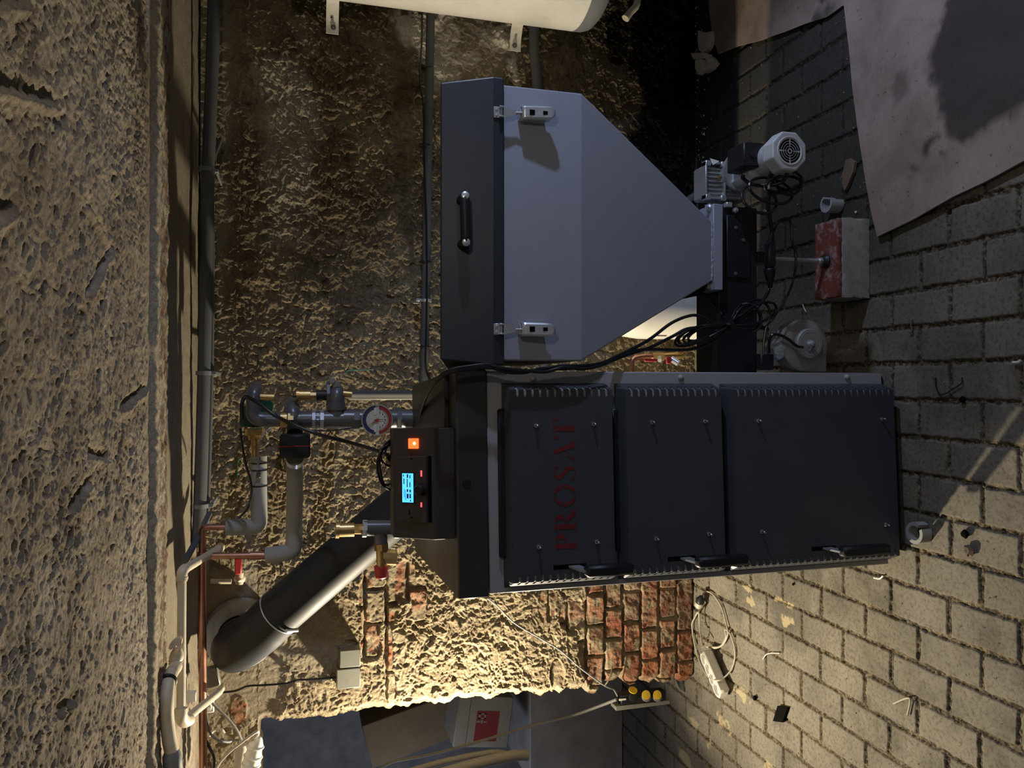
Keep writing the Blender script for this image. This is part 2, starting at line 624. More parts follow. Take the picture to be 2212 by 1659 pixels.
def grid_obj(name, PX, PY, PZ_, attrs, mat, kind='structure', flip=False, extra=None):
    nr, nc = PX.shape
    co = np.stack([PX, PY, PZ_], -1).reshape(-1, 3).astype(np.float32)
    i = np.arange(nr - 1)[:, None] * nc + np.arange(nc - 1)[None, :]
    q = np.stack([i, i + 1, i + nc + 1, i + nc], -1).reshape(-1, 4)
    if flip: q = q[:, ::-1]
    me = bpy.data.meshes.new(name)
    ex_v = []; ex_f = []
    if extra is not None:
        ex_v = [tuple(v) for v in extra.v]; ex_f = extra.f
    nv = len(co) + len(ex_v)
    me.vertices.add(nv)
    allv = np.concatenate([co, np.array(ex_v, np.float32).reshape(-1, 3)]) if ex_v else co
    me.vertices.foreach_set('co', allv.ravel())
    loops = list(q.ravel()); starts = list(range(0, len(q) * 4, 4)); tot = [4] * len(q)
    for f in ex_f:
        starts.append(len(loops)); tot.append(len(f)); loops += [len(co) + k for k in f]
    me.loops.add(len(loops)); me.loops.foreach_set('vertex_index', np.array(loops, np.int32))
    me.polygons.add(len(starts)); me.polygons.foreach_set('loop_start', np.array(starts, np.int32))
    me.update(calc_edges=True)
    sm = np.zeros(len(starts), bool); sm[:len(q)] = True
    me.polygons.foreach_set('use_smooth', sm)
    for k, a in attrs.items():
        at = me.attributes.new(k, 'FLOAT', 'POINT')
        arr = np.zeros(nv, np.float32); arr[:len(co)] = np.asarray(a, np.float32).ravel()
        at.data.foreach_set('value', arr)
    me.materials.append(mat)
    o = bpy.data.objects.new(name, me); COL.objects.link(o)
    if kind: o['kind'] = kind
    return o


WALL_Y = 3.0
CEIL_Z = 2.0
JAMB_X = -1.27
HEAD_Z = 1.80


def blob(X, Z, px, py, rx, rz, soft=.35, seed=5, wob=.35):
    """soft-edged irregular patch on the back wall around a picture point"""
    p = P(px, py, WALL_Y)
    d = np.sqrt(((X - p.x) / rx) ** 2 + ((Z - p.z) / rz) ** 2) + (fbm(X * 7, Z * 7, seed, 4) - .5) * 2 * wob
    return sstep(1 + soft / 2, 1 - soft / 2, d)


def wall_fields(X, Z):
    h = crust(X, Z, 1)
    # smoother grey render round the flue mouth and along the top
    sm = np.maximum(blob(X, Z, 505, 1390, .30, .20, .5, 8, .25), blob(X, Z, 560, 1470, .16, .12, .5, 12, .3))
    sm = np.maximum(sm, blob(X, Z, 660, 1400, .13, .12, .6, 13, .5) * .7)
    sm = np.maximum(sm, sstep(1.86, 1.93, Z + (fbm(X * 6, Z * 6, 77, 3) - .5) * .12) * sstep(0.0, .5, X) * .75)
    sm = np.maximum(sm, blob(X, Z, 1020, 110, .22, .16, .3, 19, .7) * .75)
    h = h * (1 - .80 * sm)
    # brickwork laid bare
    course = .083
    row = np.floor(Z / course)
    bx = X / .262 + .25 * (row % 2) + .16 * h2(row, row * 0, 3)
    col = np.floor(bx)
    fz = (Z / course - row) * course; fx = (bx - col) * .262
    fx = np.minimum(fx, .262 - fx); fz2 = np.minimum(fz, course - fz)
    half = h2(row, col, 91)                     # a good many are headers: cut in two
    fxh = np.where(half > .45, np.minimum(fx, np.abs((bx - col) * .262 - .131)), fx)
    sub = np.where(half > .45, np.floor((bx - col) * 2), 0)
    rnd = h2(row * 3 + sub, col * 7 + 1, 17)
    rag = (fbm(X * 30, Z * 30, 55, 3) - .5) * .012
    inb = sstep(.002, .010, fxh + rag) * sstep(.002, .009, fz2 + rag)
    reg = blob(X, Z, 1440, 1370, .78, .235, .10, 23, .28)
    reg = np.maximum(reg, blob(X, Z, 1345, 1330, .42, .18, .15, 24, .45))
    reg = np.maximum(reg, sstep(.24, .14, Z + (fbm(X * 6, Z * 6, 29, 3) - .5) * .05) * sstep(.0, -.12, X))
    for px, py, rx, rz in ((800, 1300, .17, .045), (872, 1255, .10, .05), (800, 1395, .065, .040), (840, 1290, .13, .030), (838, 1400, .10, .022),
                           (843, 1490, .07, .02), (905, 1300, .10, .03), (515, 1530, .05, .03), (1180, 1300, .07, .04), (1230, 1330, .06, .05), (1200, 1455, .06, .03)):
        reg = np.maximum(reg, blob(X, Z, px, py, rx, rz, .12, int(px + py), .30) * .999)
    hb = inb * (.006 + .012 * rnd) - (1 - inb) * (.001 + .013 * sstep(.40, .62, fbm(X * 14, Z * 14, 63, 3))) + (fbm(X * 40, Z * 40, 61, 4) - .5) * .012 + (fbm(X * 9, Z * 9, 62, 2) - .5) * .01
    brick = reg * inb * sstep(.34, .46, fbm(X * 22, Z * 22, 66, 4) + .10 - .25 * sstep(.25, .5, Z))
    h = h * (1 - reg) + hb * reg
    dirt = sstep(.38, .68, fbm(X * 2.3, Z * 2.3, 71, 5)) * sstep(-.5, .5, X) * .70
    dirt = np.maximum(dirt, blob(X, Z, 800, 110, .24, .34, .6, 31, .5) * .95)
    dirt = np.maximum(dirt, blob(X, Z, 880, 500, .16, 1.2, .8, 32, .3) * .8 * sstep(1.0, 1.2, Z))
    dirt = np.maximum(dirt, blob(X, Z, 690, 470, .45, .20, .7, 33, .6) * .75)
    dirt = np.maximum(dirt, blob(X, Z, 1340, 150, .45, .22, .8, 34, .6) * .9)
    dirt = np.maximum(dirt, sstep(.42, .25, Z) * sstep(.1, .5, X) * .95)  # browner towards the foot of the wall at the right
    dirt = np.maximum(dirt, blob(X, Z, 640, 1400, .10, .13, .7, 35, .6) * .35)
    pale = blob(X, Z, 1020, 95, .30, .24, .3, 41, .8)  # peeled pale plaster, brightened to paint in light beside the heater
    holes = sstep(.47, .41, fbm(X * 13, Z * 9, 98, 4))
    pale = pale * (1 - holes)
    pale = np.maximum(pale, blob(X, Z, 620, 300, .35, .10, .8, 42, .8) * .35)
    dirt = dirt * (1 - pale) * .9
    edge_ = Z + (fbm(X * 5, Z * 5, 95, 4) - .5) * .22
    near_black = sstep(.33, .25, edge_) * sstep(.35, .6, X + (fbm(X * 4, Z * 4, 96, 3) - .5) * .3)  # near-black tone along the lower right of the wall
    near_black = np.maximum(near_black, blob(X, Z, 1330, 90, .12, .05, .3, 97, .8) * .9)
    return h, dict(near_black=near_black, brick=brick, tone=rnd, smooth_patch=sm * (1 - reg), dirt=dirt * (1 - brick), pale=pale * (1 - brick))


def jamb(z):
    """the doorway's broken edge: courses stick out unevenly"""
    r = np.floor(z / .083)
    return JAMB_X + (h2(r, r * 0, 8) - .5) * .035 * sstep(.8, .45, z) + (fbm(z * 22, z * 0, 9, 3) - .5) * .035 + .020 * np.abs(np.sin(z / .083 * math.pi)) * -1 * sstep(.95, .6, z)


def build_wall():
    zs = np.linspace(0, CEIL_Z, 760); ss = np.linspace(0, 1, 1300)
    Z, S = np.meshgrid(zs, ss, indexing='ij')
    E = np.where(Z < HEAD_Z, jamb(Z), JAMB_X - .02)
    X = E + (2.3 - E) * S
    h, at = wall_fields(X, Z)
    # round the edge over into the reveal
    edge = sstep(.035, 0, X - E) * (Z < HEAD_Z)
    Yw = WALL_Y - h + edge * .035
    # reveal: first columns go back through the wall
    back = np.linspace(.34, .0, 9)[:-1]
    Xb = np.repeat(E[:, :1], 8, 1) + (fbm(Z[:, :1] * 12 + back[None, :] * 30, Z[:, :1] * 12, 4, 3) - .5) * .02
    Zb = np.repeat(Z[:, :1], 8, 1); Yb = Yw[:, :1] + back[None, :]
    X2 = np.concatenate([Xb, X], 1); Y2 = np.concatenate([Yb, Yw], 1); Z2 = np.concatenate([Zb, Z], 1)
    at2 = {k: np.concatenate([np.repeat(v[:, :1], 8, 1), v], 1) for k, v in at.items()}
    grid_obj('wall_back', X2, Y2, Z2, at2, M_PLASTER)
    # the piece of wall over the doorway
    zs = np.linspace(HEAD_Z, CEIL_Z, 60); xs = np.linspace(-3.3, JAMB_X + .0, 520)
    Z, X = np.meshgrid(zs, xs, indexing='ij')
    h, at = wall_fields(X, Z)
    Zo = Z + (Z <= HEAD_Z + 1e-6) * (fbm(X * 15, X * 0, 6, 3) - .5) * .03
    bk = np.linspace(.34, 0, 6)[:-1]
    Xb = np.repeat(X[:1], 5, 0); Zb = np.repeat(Zo[:1], 5, 0); Yb = (WALL_Y - h)[:1] + bk[:, None]
    at2 = {k: np.concatenate([np.repeat(v[:1], 5, 0), v], 0) for k, v in at.items()}
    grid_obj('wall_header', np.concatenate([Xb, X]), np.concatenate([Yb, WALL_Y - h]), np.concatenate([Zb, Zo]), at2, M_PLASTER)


build_wall()


def build_ceiling():
    # near bay: rough-cast vault; behind the beam flange a smoother bay
    ys = np.linspace(.80, 1.975, 520); xs = np.linspace(-2.1, 1.9, 1600)
    Y, X = np.meshgrid(ys, xs, indexing='ij')
    h = crust(X * 1.05, Y * 1.05, 201, .62)
    h += .006 * (fbm(X * 16 + Y * 20, X * 60 - Y * 60, 222, 3) - .5)
    # float marks
    rs = np.random.RandomState(4)
    for k in range(18):
        cx, cy = rs.uniform(-1.2, 1.5), rs.uniform(1.0, 1.9); a = rs.uniform(-.5, .5) + (1.1 if k % 2 else 1.5)
        L = rs.uniform(.04, .16)
        dx = (X - cx) * math.cos(a) + (Y - cy) * math.sin(a); dy = -(X - cx) * math.sin(a) + (Y - cy) * math.cos(a)
        g = sstep(L, L * .7, np.abs(dx)) * np.exp(-(dy / .010) ** 2)
        h -= g * .009
        h += sstep(L, L * .7, np.abs(dx)) * np.exp(-((dy - .014) / .008) ** 2) * .008
    lip = sstep(1.90, 1.97, Y + (fbm(X * 5, Y * 5, 88, 3) - .5) * .03)
    h = h * (1 - .7 * lip) + .012 * lip
    arch = .035 * np.clip((1.95 - Y) / 1.1, 0, 1) ** 1.3
    zero = X * 0
    at = dict(brick=zero, tone=zero, smooth_patch=lip * .3, dirt=zero + .12 + sstep(.55, .8, fbm(X * 3, Y * 3, 301, 4)) * .3, pale=sstep(.45, .7, fbm(X * 2, Y * 2, 302, 4)) * .15)
    grid_obj('ceiling', X, Y, CEIL_Z + .010 + arch - h, at, M_CEIL, flip=True)
    ys = np.linspace(2.10, 3.45, 220); xs = np.linspace(-3.3, 2.3, 650)
    Y, X = np.meshgrid(ys, xs, indexing='ij')
    h = (fbm(X * 4, Y * 10, 401, 5) - .5) * .012 + (fbm(X * 40, Y * 40, 402, 3) - .5) * .003
    rough = sstep(-.95, -1.05, X + (fbm(X * 6, Y * 6, 405, 3) - .5) * .2)
    h += rough * crust(X, Y, 410, .5)
    at = dict(brick=zero_like(X), tone=zero_like(X), smooth_patch=.9 * (1 - rough), dirt=.50 * (1 - rough) + .5 * sstep(.45, .7, fbm(X * 5, Y * 5, 407, 4)) * (1 - rough), pale=zero_like(X))  # flat part of dirt paints the bay's shade, the mottled part is dirt
    grid_obj('ceiling', X, Y, CEIL_Z + .008 - h, at, M_CEIL, flip=True)


def zero_like(X):
    return X * 0


build_ceiling()

# beam flange: a rusty steel strip skimmed over, its lower face a hand below the bays
def build_flange():
    xs = np.linspace(-2.2, 2.1, 900); ys = np.linspace(0, 1, 46)
    T, X = np.meshgrid(ys, xs, indexing='ij')
    y0 = 1.965 + .05 * 0; y1 = 2.135
    skew = X * .030
    rise = np.minimum(sstep(0, .10, T), sstep(1, .93, T))
    hh = (fbm(X * 30, T * 6, 501, 4) - .5) * .012 + (fbm(X * 90, T * 16, 502, 3) - .5) * .006
    Z = CEIL_Z - .004 - rise * (.018 + hh)
    Y = y0 + (y1 - y0) * T + skew + (fbm(X * 9, T * 2, 503, 3) - .5) * .012
    z = X * 0
    rust = np.maximum(sstep(.50, .56, fbm(X * 38, T * 7, 504, 3)), sstep(.50, .62, fbm(X * 9, T * 3, 505, 3)) * .5) * sstep(.15, .4, T) * sstep(1.0, .92, T)
    grid_obj('trim_1', X, Y, Z, dict(brick=rust * .5, tone=z + .02, smooth_patch=z + .2, dirt=rust * .8, pale=(1 - rust) * .3), M_PLASTER, flip=True)


build_flange()


def build_floor():
    ys = np.concatenate([np.linspace(1.2, 3.0, 700), np.linspace(3.005, 5.0, 200)]); xs = np.concatenate([np.linspace(-3.4, -1.9, 120)[:-1], np.linspace(-1.9, 1.9, 1350), np.linspace(1.9, 2.3, 60)[1:]])
    Y, X = np.meshgrid(ys, xs, indexing='ij')
    wob = (fbm(X * 3, Y * 3, 601, 2) - .5) * .010
    U = X + wob + .012 * (Y - 1.5) * 0; V = Y + (fbm(X * 3 + 7, Y * 3, 603, 2) - .5) * .010
    W = .1035; L = .205
    row = np.floor((U + .047) / W); fu = (U + .047) / W - row
    bv = V / L + .5 * (row % 2) + .05 * h2(row, row * 0, 612); col = np.floor(bv); fv = bv - col
    du = np.minimum(fu, 1 - fu) * W; dv = np.minimum(fv, 1 - fv) * L
    rag = (fbm(X * 45, Y * 45, 605, 3) - .5) * .007
    d = np.minimum(du, dv) + rag
    jw = .0045 + .0025 * fbm(X * 4, Y * 4, 606, 2)
    joint = sstep(jw + .003, jw - .001, d)
    tone = h2(row, col, 607)
    h = -.007 * joint + (tone - .5) * .003 + (fbm(X * 12, Y * 12, 608, 3) - .5) * .0022 + joint * (fbm(X * 120, Y * 120, 609, 2) - .3) * .006
    soot_and_dark = np.maximum(sstep(.55, .75, fbm(X * 3, Y * 3, 610, 4)) * .35, sstep(.5, .7, fbm(X * 2, Y * 2, 611, 4)) * .2)
    soot_and_dark = np.maximum(soot_and_dark, sstep(3.0, 3.6, Y + (fbm(X * 4, Y * 4, 615, 3) - .5) * .6) * .75)  # darker pavers beyond the doorway
    soot_and_dark = np.maximum(soot_and_dark, sstep(.58, .80, fbm(X * 8, Y * 8, 616, 5)) * .35)
    soot_and_dark = np.maximum(soot_and_dark, sstep(.0, .45, X + (fbm(X * 3, Y * 3, 618, 3) - .5) * .3) * sstep(1.45, 2.1, Y + X * .15) * .80)  # darker towards the right and the back
    near_black = sstep(2.60, 2.68, Y + (fbm(X * 6, Y * 6, 619, 3) - .5) * .10 - sstep(.9, 1.3, X) * .0) * sstep(.25, .5, X)  # near-black strip of floor along the back right
    soot_and_dark = np.maximum(soot_and_dark, near_black)
    smear = X * 0
    for (px, py, rx, ry) in ((1612, 1270, .014, .03), (1620, 1300, .016, .03), (1700, 1345, .02, .03), (1690, 1300, .012, .04), (1560, 1560, .03, .05), (1530, 1600, .03, .03), (1500, 1560, .02, .06), (1480, 1640, .03, .05), (1660, 1655, .03, .03), (1600, 1500, .02, .08), (1905, 1060, .03, .02)):
        q = PZ(px, py)
        d = np.sqrt(((X - q.x) / rx) ** 2 + ((Y - q.y) / ry) ** 2) + (fbm(X * 40, Y * 40, px, 4) - .5) * 2.4
        smear = np.maximum(smear, sstep(1.0, .7, d) * .8)
    grid_obj('floor', X, Y, h - .001 + smear * .001, dict(smear=smear, tone=tone, joint=joint, soot_and_dark=soot_and_dark), M_FLOOR)


build_floor()

# the room beyond the doorway, and plain walls left and right out of view
struct('wall_far', MB().box((-4.6, 4.9, 0), (2.4, 5.1, 2.3)), M_BACKWALL, smooth=0)
struct('wall_right', MB().box((2.3, .6, 0), (2.45, 3.3, 2.1)), M_BACKWALL, smooth=0)
struct('wall_left', MB().box((-3.5, 2.9, 0), (-3.35, 5.0, 2.2)), M_BACKWALL, smooth=0)
struct('wall_left', MB().box((-3.5, 2.98, 0), (-2.35, 3.34, 2.0)), M_PLASTER, smooth=0)
struct('trim_2', MB().box((-3.5, 3.36, 2.02), (2.4, 5.0, 2.14)), M_BACKWALL, smooth=0)

# ================================================================== BOILER
RZB = math.radians(3.0)
BO = Vector((.032, 1.84, 0))
BM = Matrix.Translation(BO) @ Matrix.Rotation(RZB, 4, 'Z')
BI = BM.inverted()


def PB(x, y, c=0.0):
    """picture point -> boiler's own coordinates on its plane y = c"""
    o = BI @ CAM; d = BI.to_3x3() @ ray(x, y)
    return o + d * ((c - o.y) / d.y)


boiler = thing('pellet_boiler', 'tall black and grey pellet boiler with three front doors and a lit controller on top', 'boiler', BO, RZB)
BW = .546
zg0, zg1 = PB(1912, 1000).z, PB(1053, 1000).z
zc = PB(986, 1000).z
BD = .72
MB().bbox((-BW + .006, .03, .0), (-.006, BD, zg0 + .01), .004).build('base', M_BPLAST, boiler, True)
MB().bbox((-BW, 0, zg0), (0, BD, zg1), .003).build('body', M_FRAME, boiler, True)
MB().bbox((-BW - .006, -.006, zg1), (.004, BD, zc), .004).build('top_casing', M_CASE, boiler, True)
b = MB()
b.bbox((-.165, .09, zc - .001), (-.003, BD - .05, zc + .012), .003)
b.build('inspection_cover', M_CASE, boiler, True)
# round rivets on the right edge of the front
for (x, y) in ((1151, 818), (1470, 816), (1829, 815)):
    p = PB(x, y, 0)
    MB().lathe(p + Vector((0, .0005, 0)), (0, -1, 0), [(.0085, 0), (.0085, .003), (.006, .007), (.002, .009), (0, .0092)], 16).build('button_rivet', M_FRAME, boiler, True)
p = PB(1008, 1045, -.006)
MB().lathe(p, (0, -1, 0), [(.011, 0), (.010, .002), (0, .002)], 20).build('cover_plug', M_BPLAST, boiler, True)

DF = -.045


def door(corners, nslot, name_label, screws, slot_px, grip_px, text=False):
    (vt, vb) = corners
    xr = PB((vt + vb) / 2, 842, DF).x
    xl = PB(1110, 1260, DF).x
    zt = PB(vt, 1045, DF).z; zb = PB(vb, 1045, DF).z
    ch = .018
    root = None
    # columns: base edge, half-way down the fold, fold line, slot end | mirrored
    colsx = [(xl - ch, 0), (xl - ch * .45, DF * .55), (xl, DF), (xl + .017, DF), (xr - .017, DF), (xr, DF), (xr + ch * .45, DF * .55), (xr + ch, 0)]
    rows = [(zb - .001, 'base'), (zb, 'solid')]
    H = zt - zb
    pitch = H / (nslot + .55)
    for i in range(nslot):
        zc_ = zb + pitch * (i + .75)
        rows += [(zc_ - .0032, 'slot'), (zc_ + .0032, 'solid')]
    rows += [(zt, 'top'), (zt + .012, 'end')]
    mb = MB(); nC = len(colsx); vs = []
    for k, (z, kind) in enumerate(rows):
        for j, (x, y) in enumerate(colsx):
            yy = y
            if k == 0 or k == len(rows) - 1: yy = 0.0
            vs.append((x, yy, z))
    fs = []
    for k in range(len(rows) - 1):
        for j in range(nC - 1):
            if rows[k][1] == 'slot' and j in (1, 2, 4, 5): continue
            fs.append((k * nC + j, k * nC + j + 1, (k + 1) * nC + j + 1, (k + 1) * nC + j))
    mb.add(vs, fs)
    d = mb.build('door', M_BLACK, boiler, True, smooth=0, solid=.0018)
    for (xs, sg) in ((xl, -1), (xr, 1)):
        q = MB()
        pf = [(xs + sg * (ch - .004), -.0008), (xs + sg * (ch - .004), -.006), (xs - sg * .001, DF + .0035), (xs - sg * .020, DF + .0035), (xs - sg * .020, DF + .006), (xs, DF + .008), (xs + sg * .006, -.0008)]
        q.prism([Vector((x, y, zb + .008)) for x, y in pf], (0, 0, zt - zb - .012))
        q.build('vent_backing', M_FRAME, d, True, smooth=0)
    MB().bbox((xl + .03, -.030, zb + .012), (xr - .030, -.0005, zt - .004), .004).build('door_liner', M_BPLAST, d, True)
    MB().bbox((xl + .055, -.014, zt + .004), (xr - .045, -.0006, zt + .026), .005).build('hinge_bar', M_BPLAST, d, True)
    for (x, y) in screws:
        p = PB(x, y, DF)
        s = MB(); s.lathe(p + Vector((0, -.001, 0)), (0, -1, 0), [(.0055, 0), (.0055, .003), (.0032, .003), (.0032, .016), (.002, .0175), (0, .018)], 14)
        s.build('screw', M_CHROME, d, True)
    # handle: steel strap out of a slot, rubber grip hanging from it
    (sx0, sx1, sy) = slot_px
    a = PB(sx0, sy, DF); c = PB(sx1, sy, DF)
    MB().box((a.x - .0055, DF - .0014, c.z), (a.x + .0055, DF + .002, a.z)).build('handle_slot', M_HOLE, d, True, smooth=0)
    gy = -.105
    g0 = PB(grip_px[0], grip_px[2], gy); g1 = PB(grip_px[1], grip_px[2], gy)
    zc1 = (a.z * .35 + c.z * .65)
    b = MB()
    b.prism([Vector((a.x - .0025, DF, zc1 + .016)), Vector((a.x - .0025, DF, zc1 - .012)), Vector((g0.x - .0025, gy - .004, g0.z - .018)), Vector((g0.x - .0025, gy - .004, g0.z + .006))], (.005, 0, 0))
    h = b.build('handle', M_STEEL, d, True, smooth=0)
    g = MB(); g.bbox((g0.x - .0135, gy - .018, g1.z), (g0.x + .0135, gy + .014, g0.z), .006)
    g.build('grip', M_BPLAST, h, True)
    return d, xl, xr, zt, zb


d1 = door((1107, 1325), 13, None, ((1157, 919), (1281, 916), (1163, 1181), (1288, 1170)), (1195, 1266, 1226), (1264, 1366, 1234))
d2 = door((1356, 1562), 13, None, ((1407, 912), (1521, 910), (1416, 1163), (1530, 1153)), (1442, 1502, 1208), (1504, 1612, 1215))
d3 = door((1588, 1937), 24, None, ((1636, 909), (1903, 905), (1644, 1148), (1911, 1133)), (1753, 1805, 1186), (1816, 1918, 1192))

# stencilled red lettering on the upper door
LET = {}


def arcq(cx, cy, rx, ry, ti, a0, a1, n=8, tx=None):
    """quads of a thick arc; ti = inner radius factor y, tx = inner factor x"""
    tx = ti if tx is None else tx
    q = []
    for i in range(n):
        p = math.radians(a0 + (a1 - a0) * i / n); r = math.radians(a0 + (a1 - a0) * (i + 1) / n)
        q.append([(cx + rx * math.cos(p), cy + ry * math.sin(p)), (cx + rx * math.cos(r), cy + ry * math.sin(r)),
                  (cx + rx * tx * math.cos(r), cy + ry * ti * math.sin(r)), (cx + rx * tx * math.cos(p), cy + ry * ti * math.sin(p))])
    return q


LET['P'] = (.76, [[(0, 0), (.40, 0), (.40, .05), (0, .05)], [(.08, .05), (.30, .05), (.30, .95), (.08, .95)], [(0, .95), (.30, .95), (.30, 1), (0, 1)]] + arcq(.38, .73, .36, .27, .78, -82, 84, 10, .42))
LET['R'] = (.98, [[(0, 0), (.40, 0), (.40, .05), (0, .05)], [(.08, .05), (.30, .05), (.30, .95), (.08, .95)], [(0, .95), (.30, .95), (.30, 1), (0, 1)], [(.36, .46), (.58, .46), (.98, 0), (.70, 0)]] + arcq(.38, .75, .36, .25, .76, -80, 84, 10, .42))
LET['O'] = (1.06, arcq(.5, .5, .5, .52, .88, 18, 82, 7, .62) + arcq(.5, .5, .5, .52, .88, 98, 162, 7, .62) + arcq(.5, .5, .5, .52, .88, 198, 262, 7, .62) + arcq(.5, .5, .5, .52, .88, 278, 342, 7, .62) + arcq(.5, .5, .5, .52, .88, -12, 12, 3, .62) + arcq(.5, .5, .5, .52, .88, 168, 192, 3, .62))
LET['S'] = (.70, [[(.04, .80), (.20, .95), (.26, .66), (.10, .62)], [(.10, .62), (.26, .70), (.64, .38), (.48, .28)], [(.48, .28), (.64, .38), (.62, .20), (.48, .08)]] + arcq(.34, .80, .28, .22, .84, 20, 150, 8, .7) + arcq(.34, .20, .30, .22, .84, -150, -10, 8, .7) + [[(.60, .78), (.64, .78), (.64, .98), (.60, .92)], [(.00, .22), (.04, .22), (.04, .02), (.00, .02)]])
LET['A'] = (.98, [[(.40, 1), (.56, 1), (.92, .05), (.66, .05)], [(.58, 0), (.98, 0), (.98, .045), (.58, .045)], [(.0, 0), (.28, 0), (.28, .045), (.0, .045)], [(.11, .05), (.17, .05), (.30, .34), (.26, .40)], [(.27, .30), (.50, .30), (.48, .35), (.29, .35)]])
LET['T'] = (.90, [[(.34, .05), (.56, .05), (.56, .90), (.34, .90)], [(.24, 0), (.66, 0), (.66, .05), (.24, .05)], [(.0, .95), (.40, .95), (.40, 1), (.0, 1)], [(.48, .95), (.90, .95), (.90, 1), (.48, 1)], [(.0, .76), (.04, .74), (.10, .95), (.0, .95)], [(.90, .76), (.86, .74), (.80, .95), (.90, .95)]])
p0 = PB(1245, 1187, DF); p1 = PB(1238, 904, DF); ptop = PB(1199, 1187, DF)
cap = ptop.z - p0.z
wtot = (p1.x - p0.x)
gap = .10
raw = sum(LET[c][0] for c in 'PROSAT') + gap * 5
kx = wtot / raw
xx = p0.x
for c in 'PROSAT':
    w, polys = LET[c]
    mb = MB()
    for pl in polys:
        pts = [Vector((xx + q[0] * kx, DF - .0012, p0.z + q[1] * cap)) for q in pl]
        mb.prism(pts, (0, -.0007, 0))
    mb.build('letter', M_LETTER, d1[0], True, smooth=0)
    xx += (w + gap) * kx

# controller console standing on the casing
cy0, cy1 = .022, .095
cx0 = PB(960, 1165, cy0).x; cx1 = PB(960, 924, cy0).x
z1 = PB(937, 1040, cy0).z; z2 = PB(849, 1040, cy1).z
mb = MB()
sec = [(cy0, zc), (cy0, z1), (cy1, z2), (cy1 + .10, z2 - .004), (cy1 + .12, zc)]
mb.prism([Vector((cx0, y, z)) for y, z in sec], (cx1 - cx0, 0, 0))
console = mb.build('console', M_PANEL, boiler, True, smooth=0)
m = console.modifiers.new('b', 'BEVEL'); m.width = .002; m.segments = 2
upv = Vector((0, cy1 - cy0, z2 - z1)).normalized()
nrm = Vector((0, -(z2 - z1), cy1 - cy0)).normalized()


def PC(x, y, off=0.0):
    """matrix (boiler coordinates) on the console's sloping face at a picture point"""
    o = BI @ CAM; d = BI.to_3x3() @ ray(x, y)
    p0_ = Vector((0, cy0, z1)) + nrm * off
    t = (p0_ - o).dot(nrm) / d.dot(nrm)
    p = o + d * t
    return Matrix(((1, upv.x, nrm.x, p.x), (0, upv.y, nrm.y, p.y), (0, upv.z, nrm.z, p.z), (0, 0, 0, 1)))


def prect(x0, y0, x1, y1, t0, t1, bev=.0):
    """slab on the console face between two picture points"""
    A = PC(x1, y1, 0); B = PC(x0, y0, 0)
    wx = (B.translation - A.translation).dot(Vector((1, 0, 0))); wu = (B.translation - A.translation).dot(upv)
    mb = MB()
    if bev: mb.bbox((0, 0, t0), (wx, wu, t1), bev, A)
    else: mb.box((0, 0, t0), (wx, wu, t1), A)
    return mb


bez = prect(856, 985, 924, 1129, .0, .005, .0015).build('controller_face', M_PANEL, console, True, smooth=0)
prect(869, 1019, 899, 1088, .005, .0065, .0005).build('screen_frame', M_BPLAST, console, True, smooth=0)
prect(872, 1022, 896, 1085, .0065, .0073).build('screen', M_SCREEN, console, True, smooth=0)
ink = MB()
for (x0, y0, x1, y1) in ((875, 1033, 877, 1045), (874, 1025, 876, 1029), (882, 1024, 885, 1032), (882, 1034, 884, 1052), (882, 1056, 885, 1062), (882, 1066, 886, 1076),
                         (888, 1026, 890, 1033), (888, 1041, 890, 1052), (888, 1057, 891, 1063), (888, 1066, 891, 1076), (889, 1079, 891, 1083), (876, 1055, 877, 1074), (879, 1058, 880, 1080)):
    q = prect(x0, y0, x1, y1, .0073, .0077)
    ink.add(q.v, q.f)
ink.build('screen_text', M_SCRINK, console, True, smooth=0)
sw = prect(884, 947, 905, 969, .0, .006, .0012).build('power_switch', M_SWITCH, console, True, smooth=0)
A = PC(895, 958, .006)
MB().lathe(A.translation, nrm, [(.0042, 0), (.003, .0009), (0, .001)], 14, cap=True).build('switch_glow', M_SWHOT, console, True)
for (y0, y1) in ((1016, 1029), (1085, 1095)):
    prect(911, y0, 914, y1, .005, .0062).build('indicator_light', M_LED, console, True, smooth=0)
A = PC(911, 1058, .005)
MB().lathe(A.translation, nrm, [(.0165, 0), (.0165, .003), (.014, .004), (.0125, .018), (.011, .020), (0, .020)], 28).build('dial_knob', M_BPLAST, console, True)
A = PC(866.5, 1064, .0052)
tm = text_mb('TECH', .0095, A, .0002)
tm.build('maker_lettering', paint('dim_pink_print', (.16, .09, .11), .5, 0, .02), console, True, smooth=0)
for y in (991, 1118):
    A = PC(889, y, .005)
    MB().lathe(A.translation, nrm, [(.0025, 0), (.002, .0008), (0, .0008)], 10).build('face_screw', M_HOLE, console, True)
prect(886, 1101, 888, 1112, .005, .0056).build('slot_mark', M_HOLE, console, True, smooth=0)
prect(925, 985, 933, 1129, -.001, .0012).build('console_groove', M_HOLE, console, True, smooth=0)

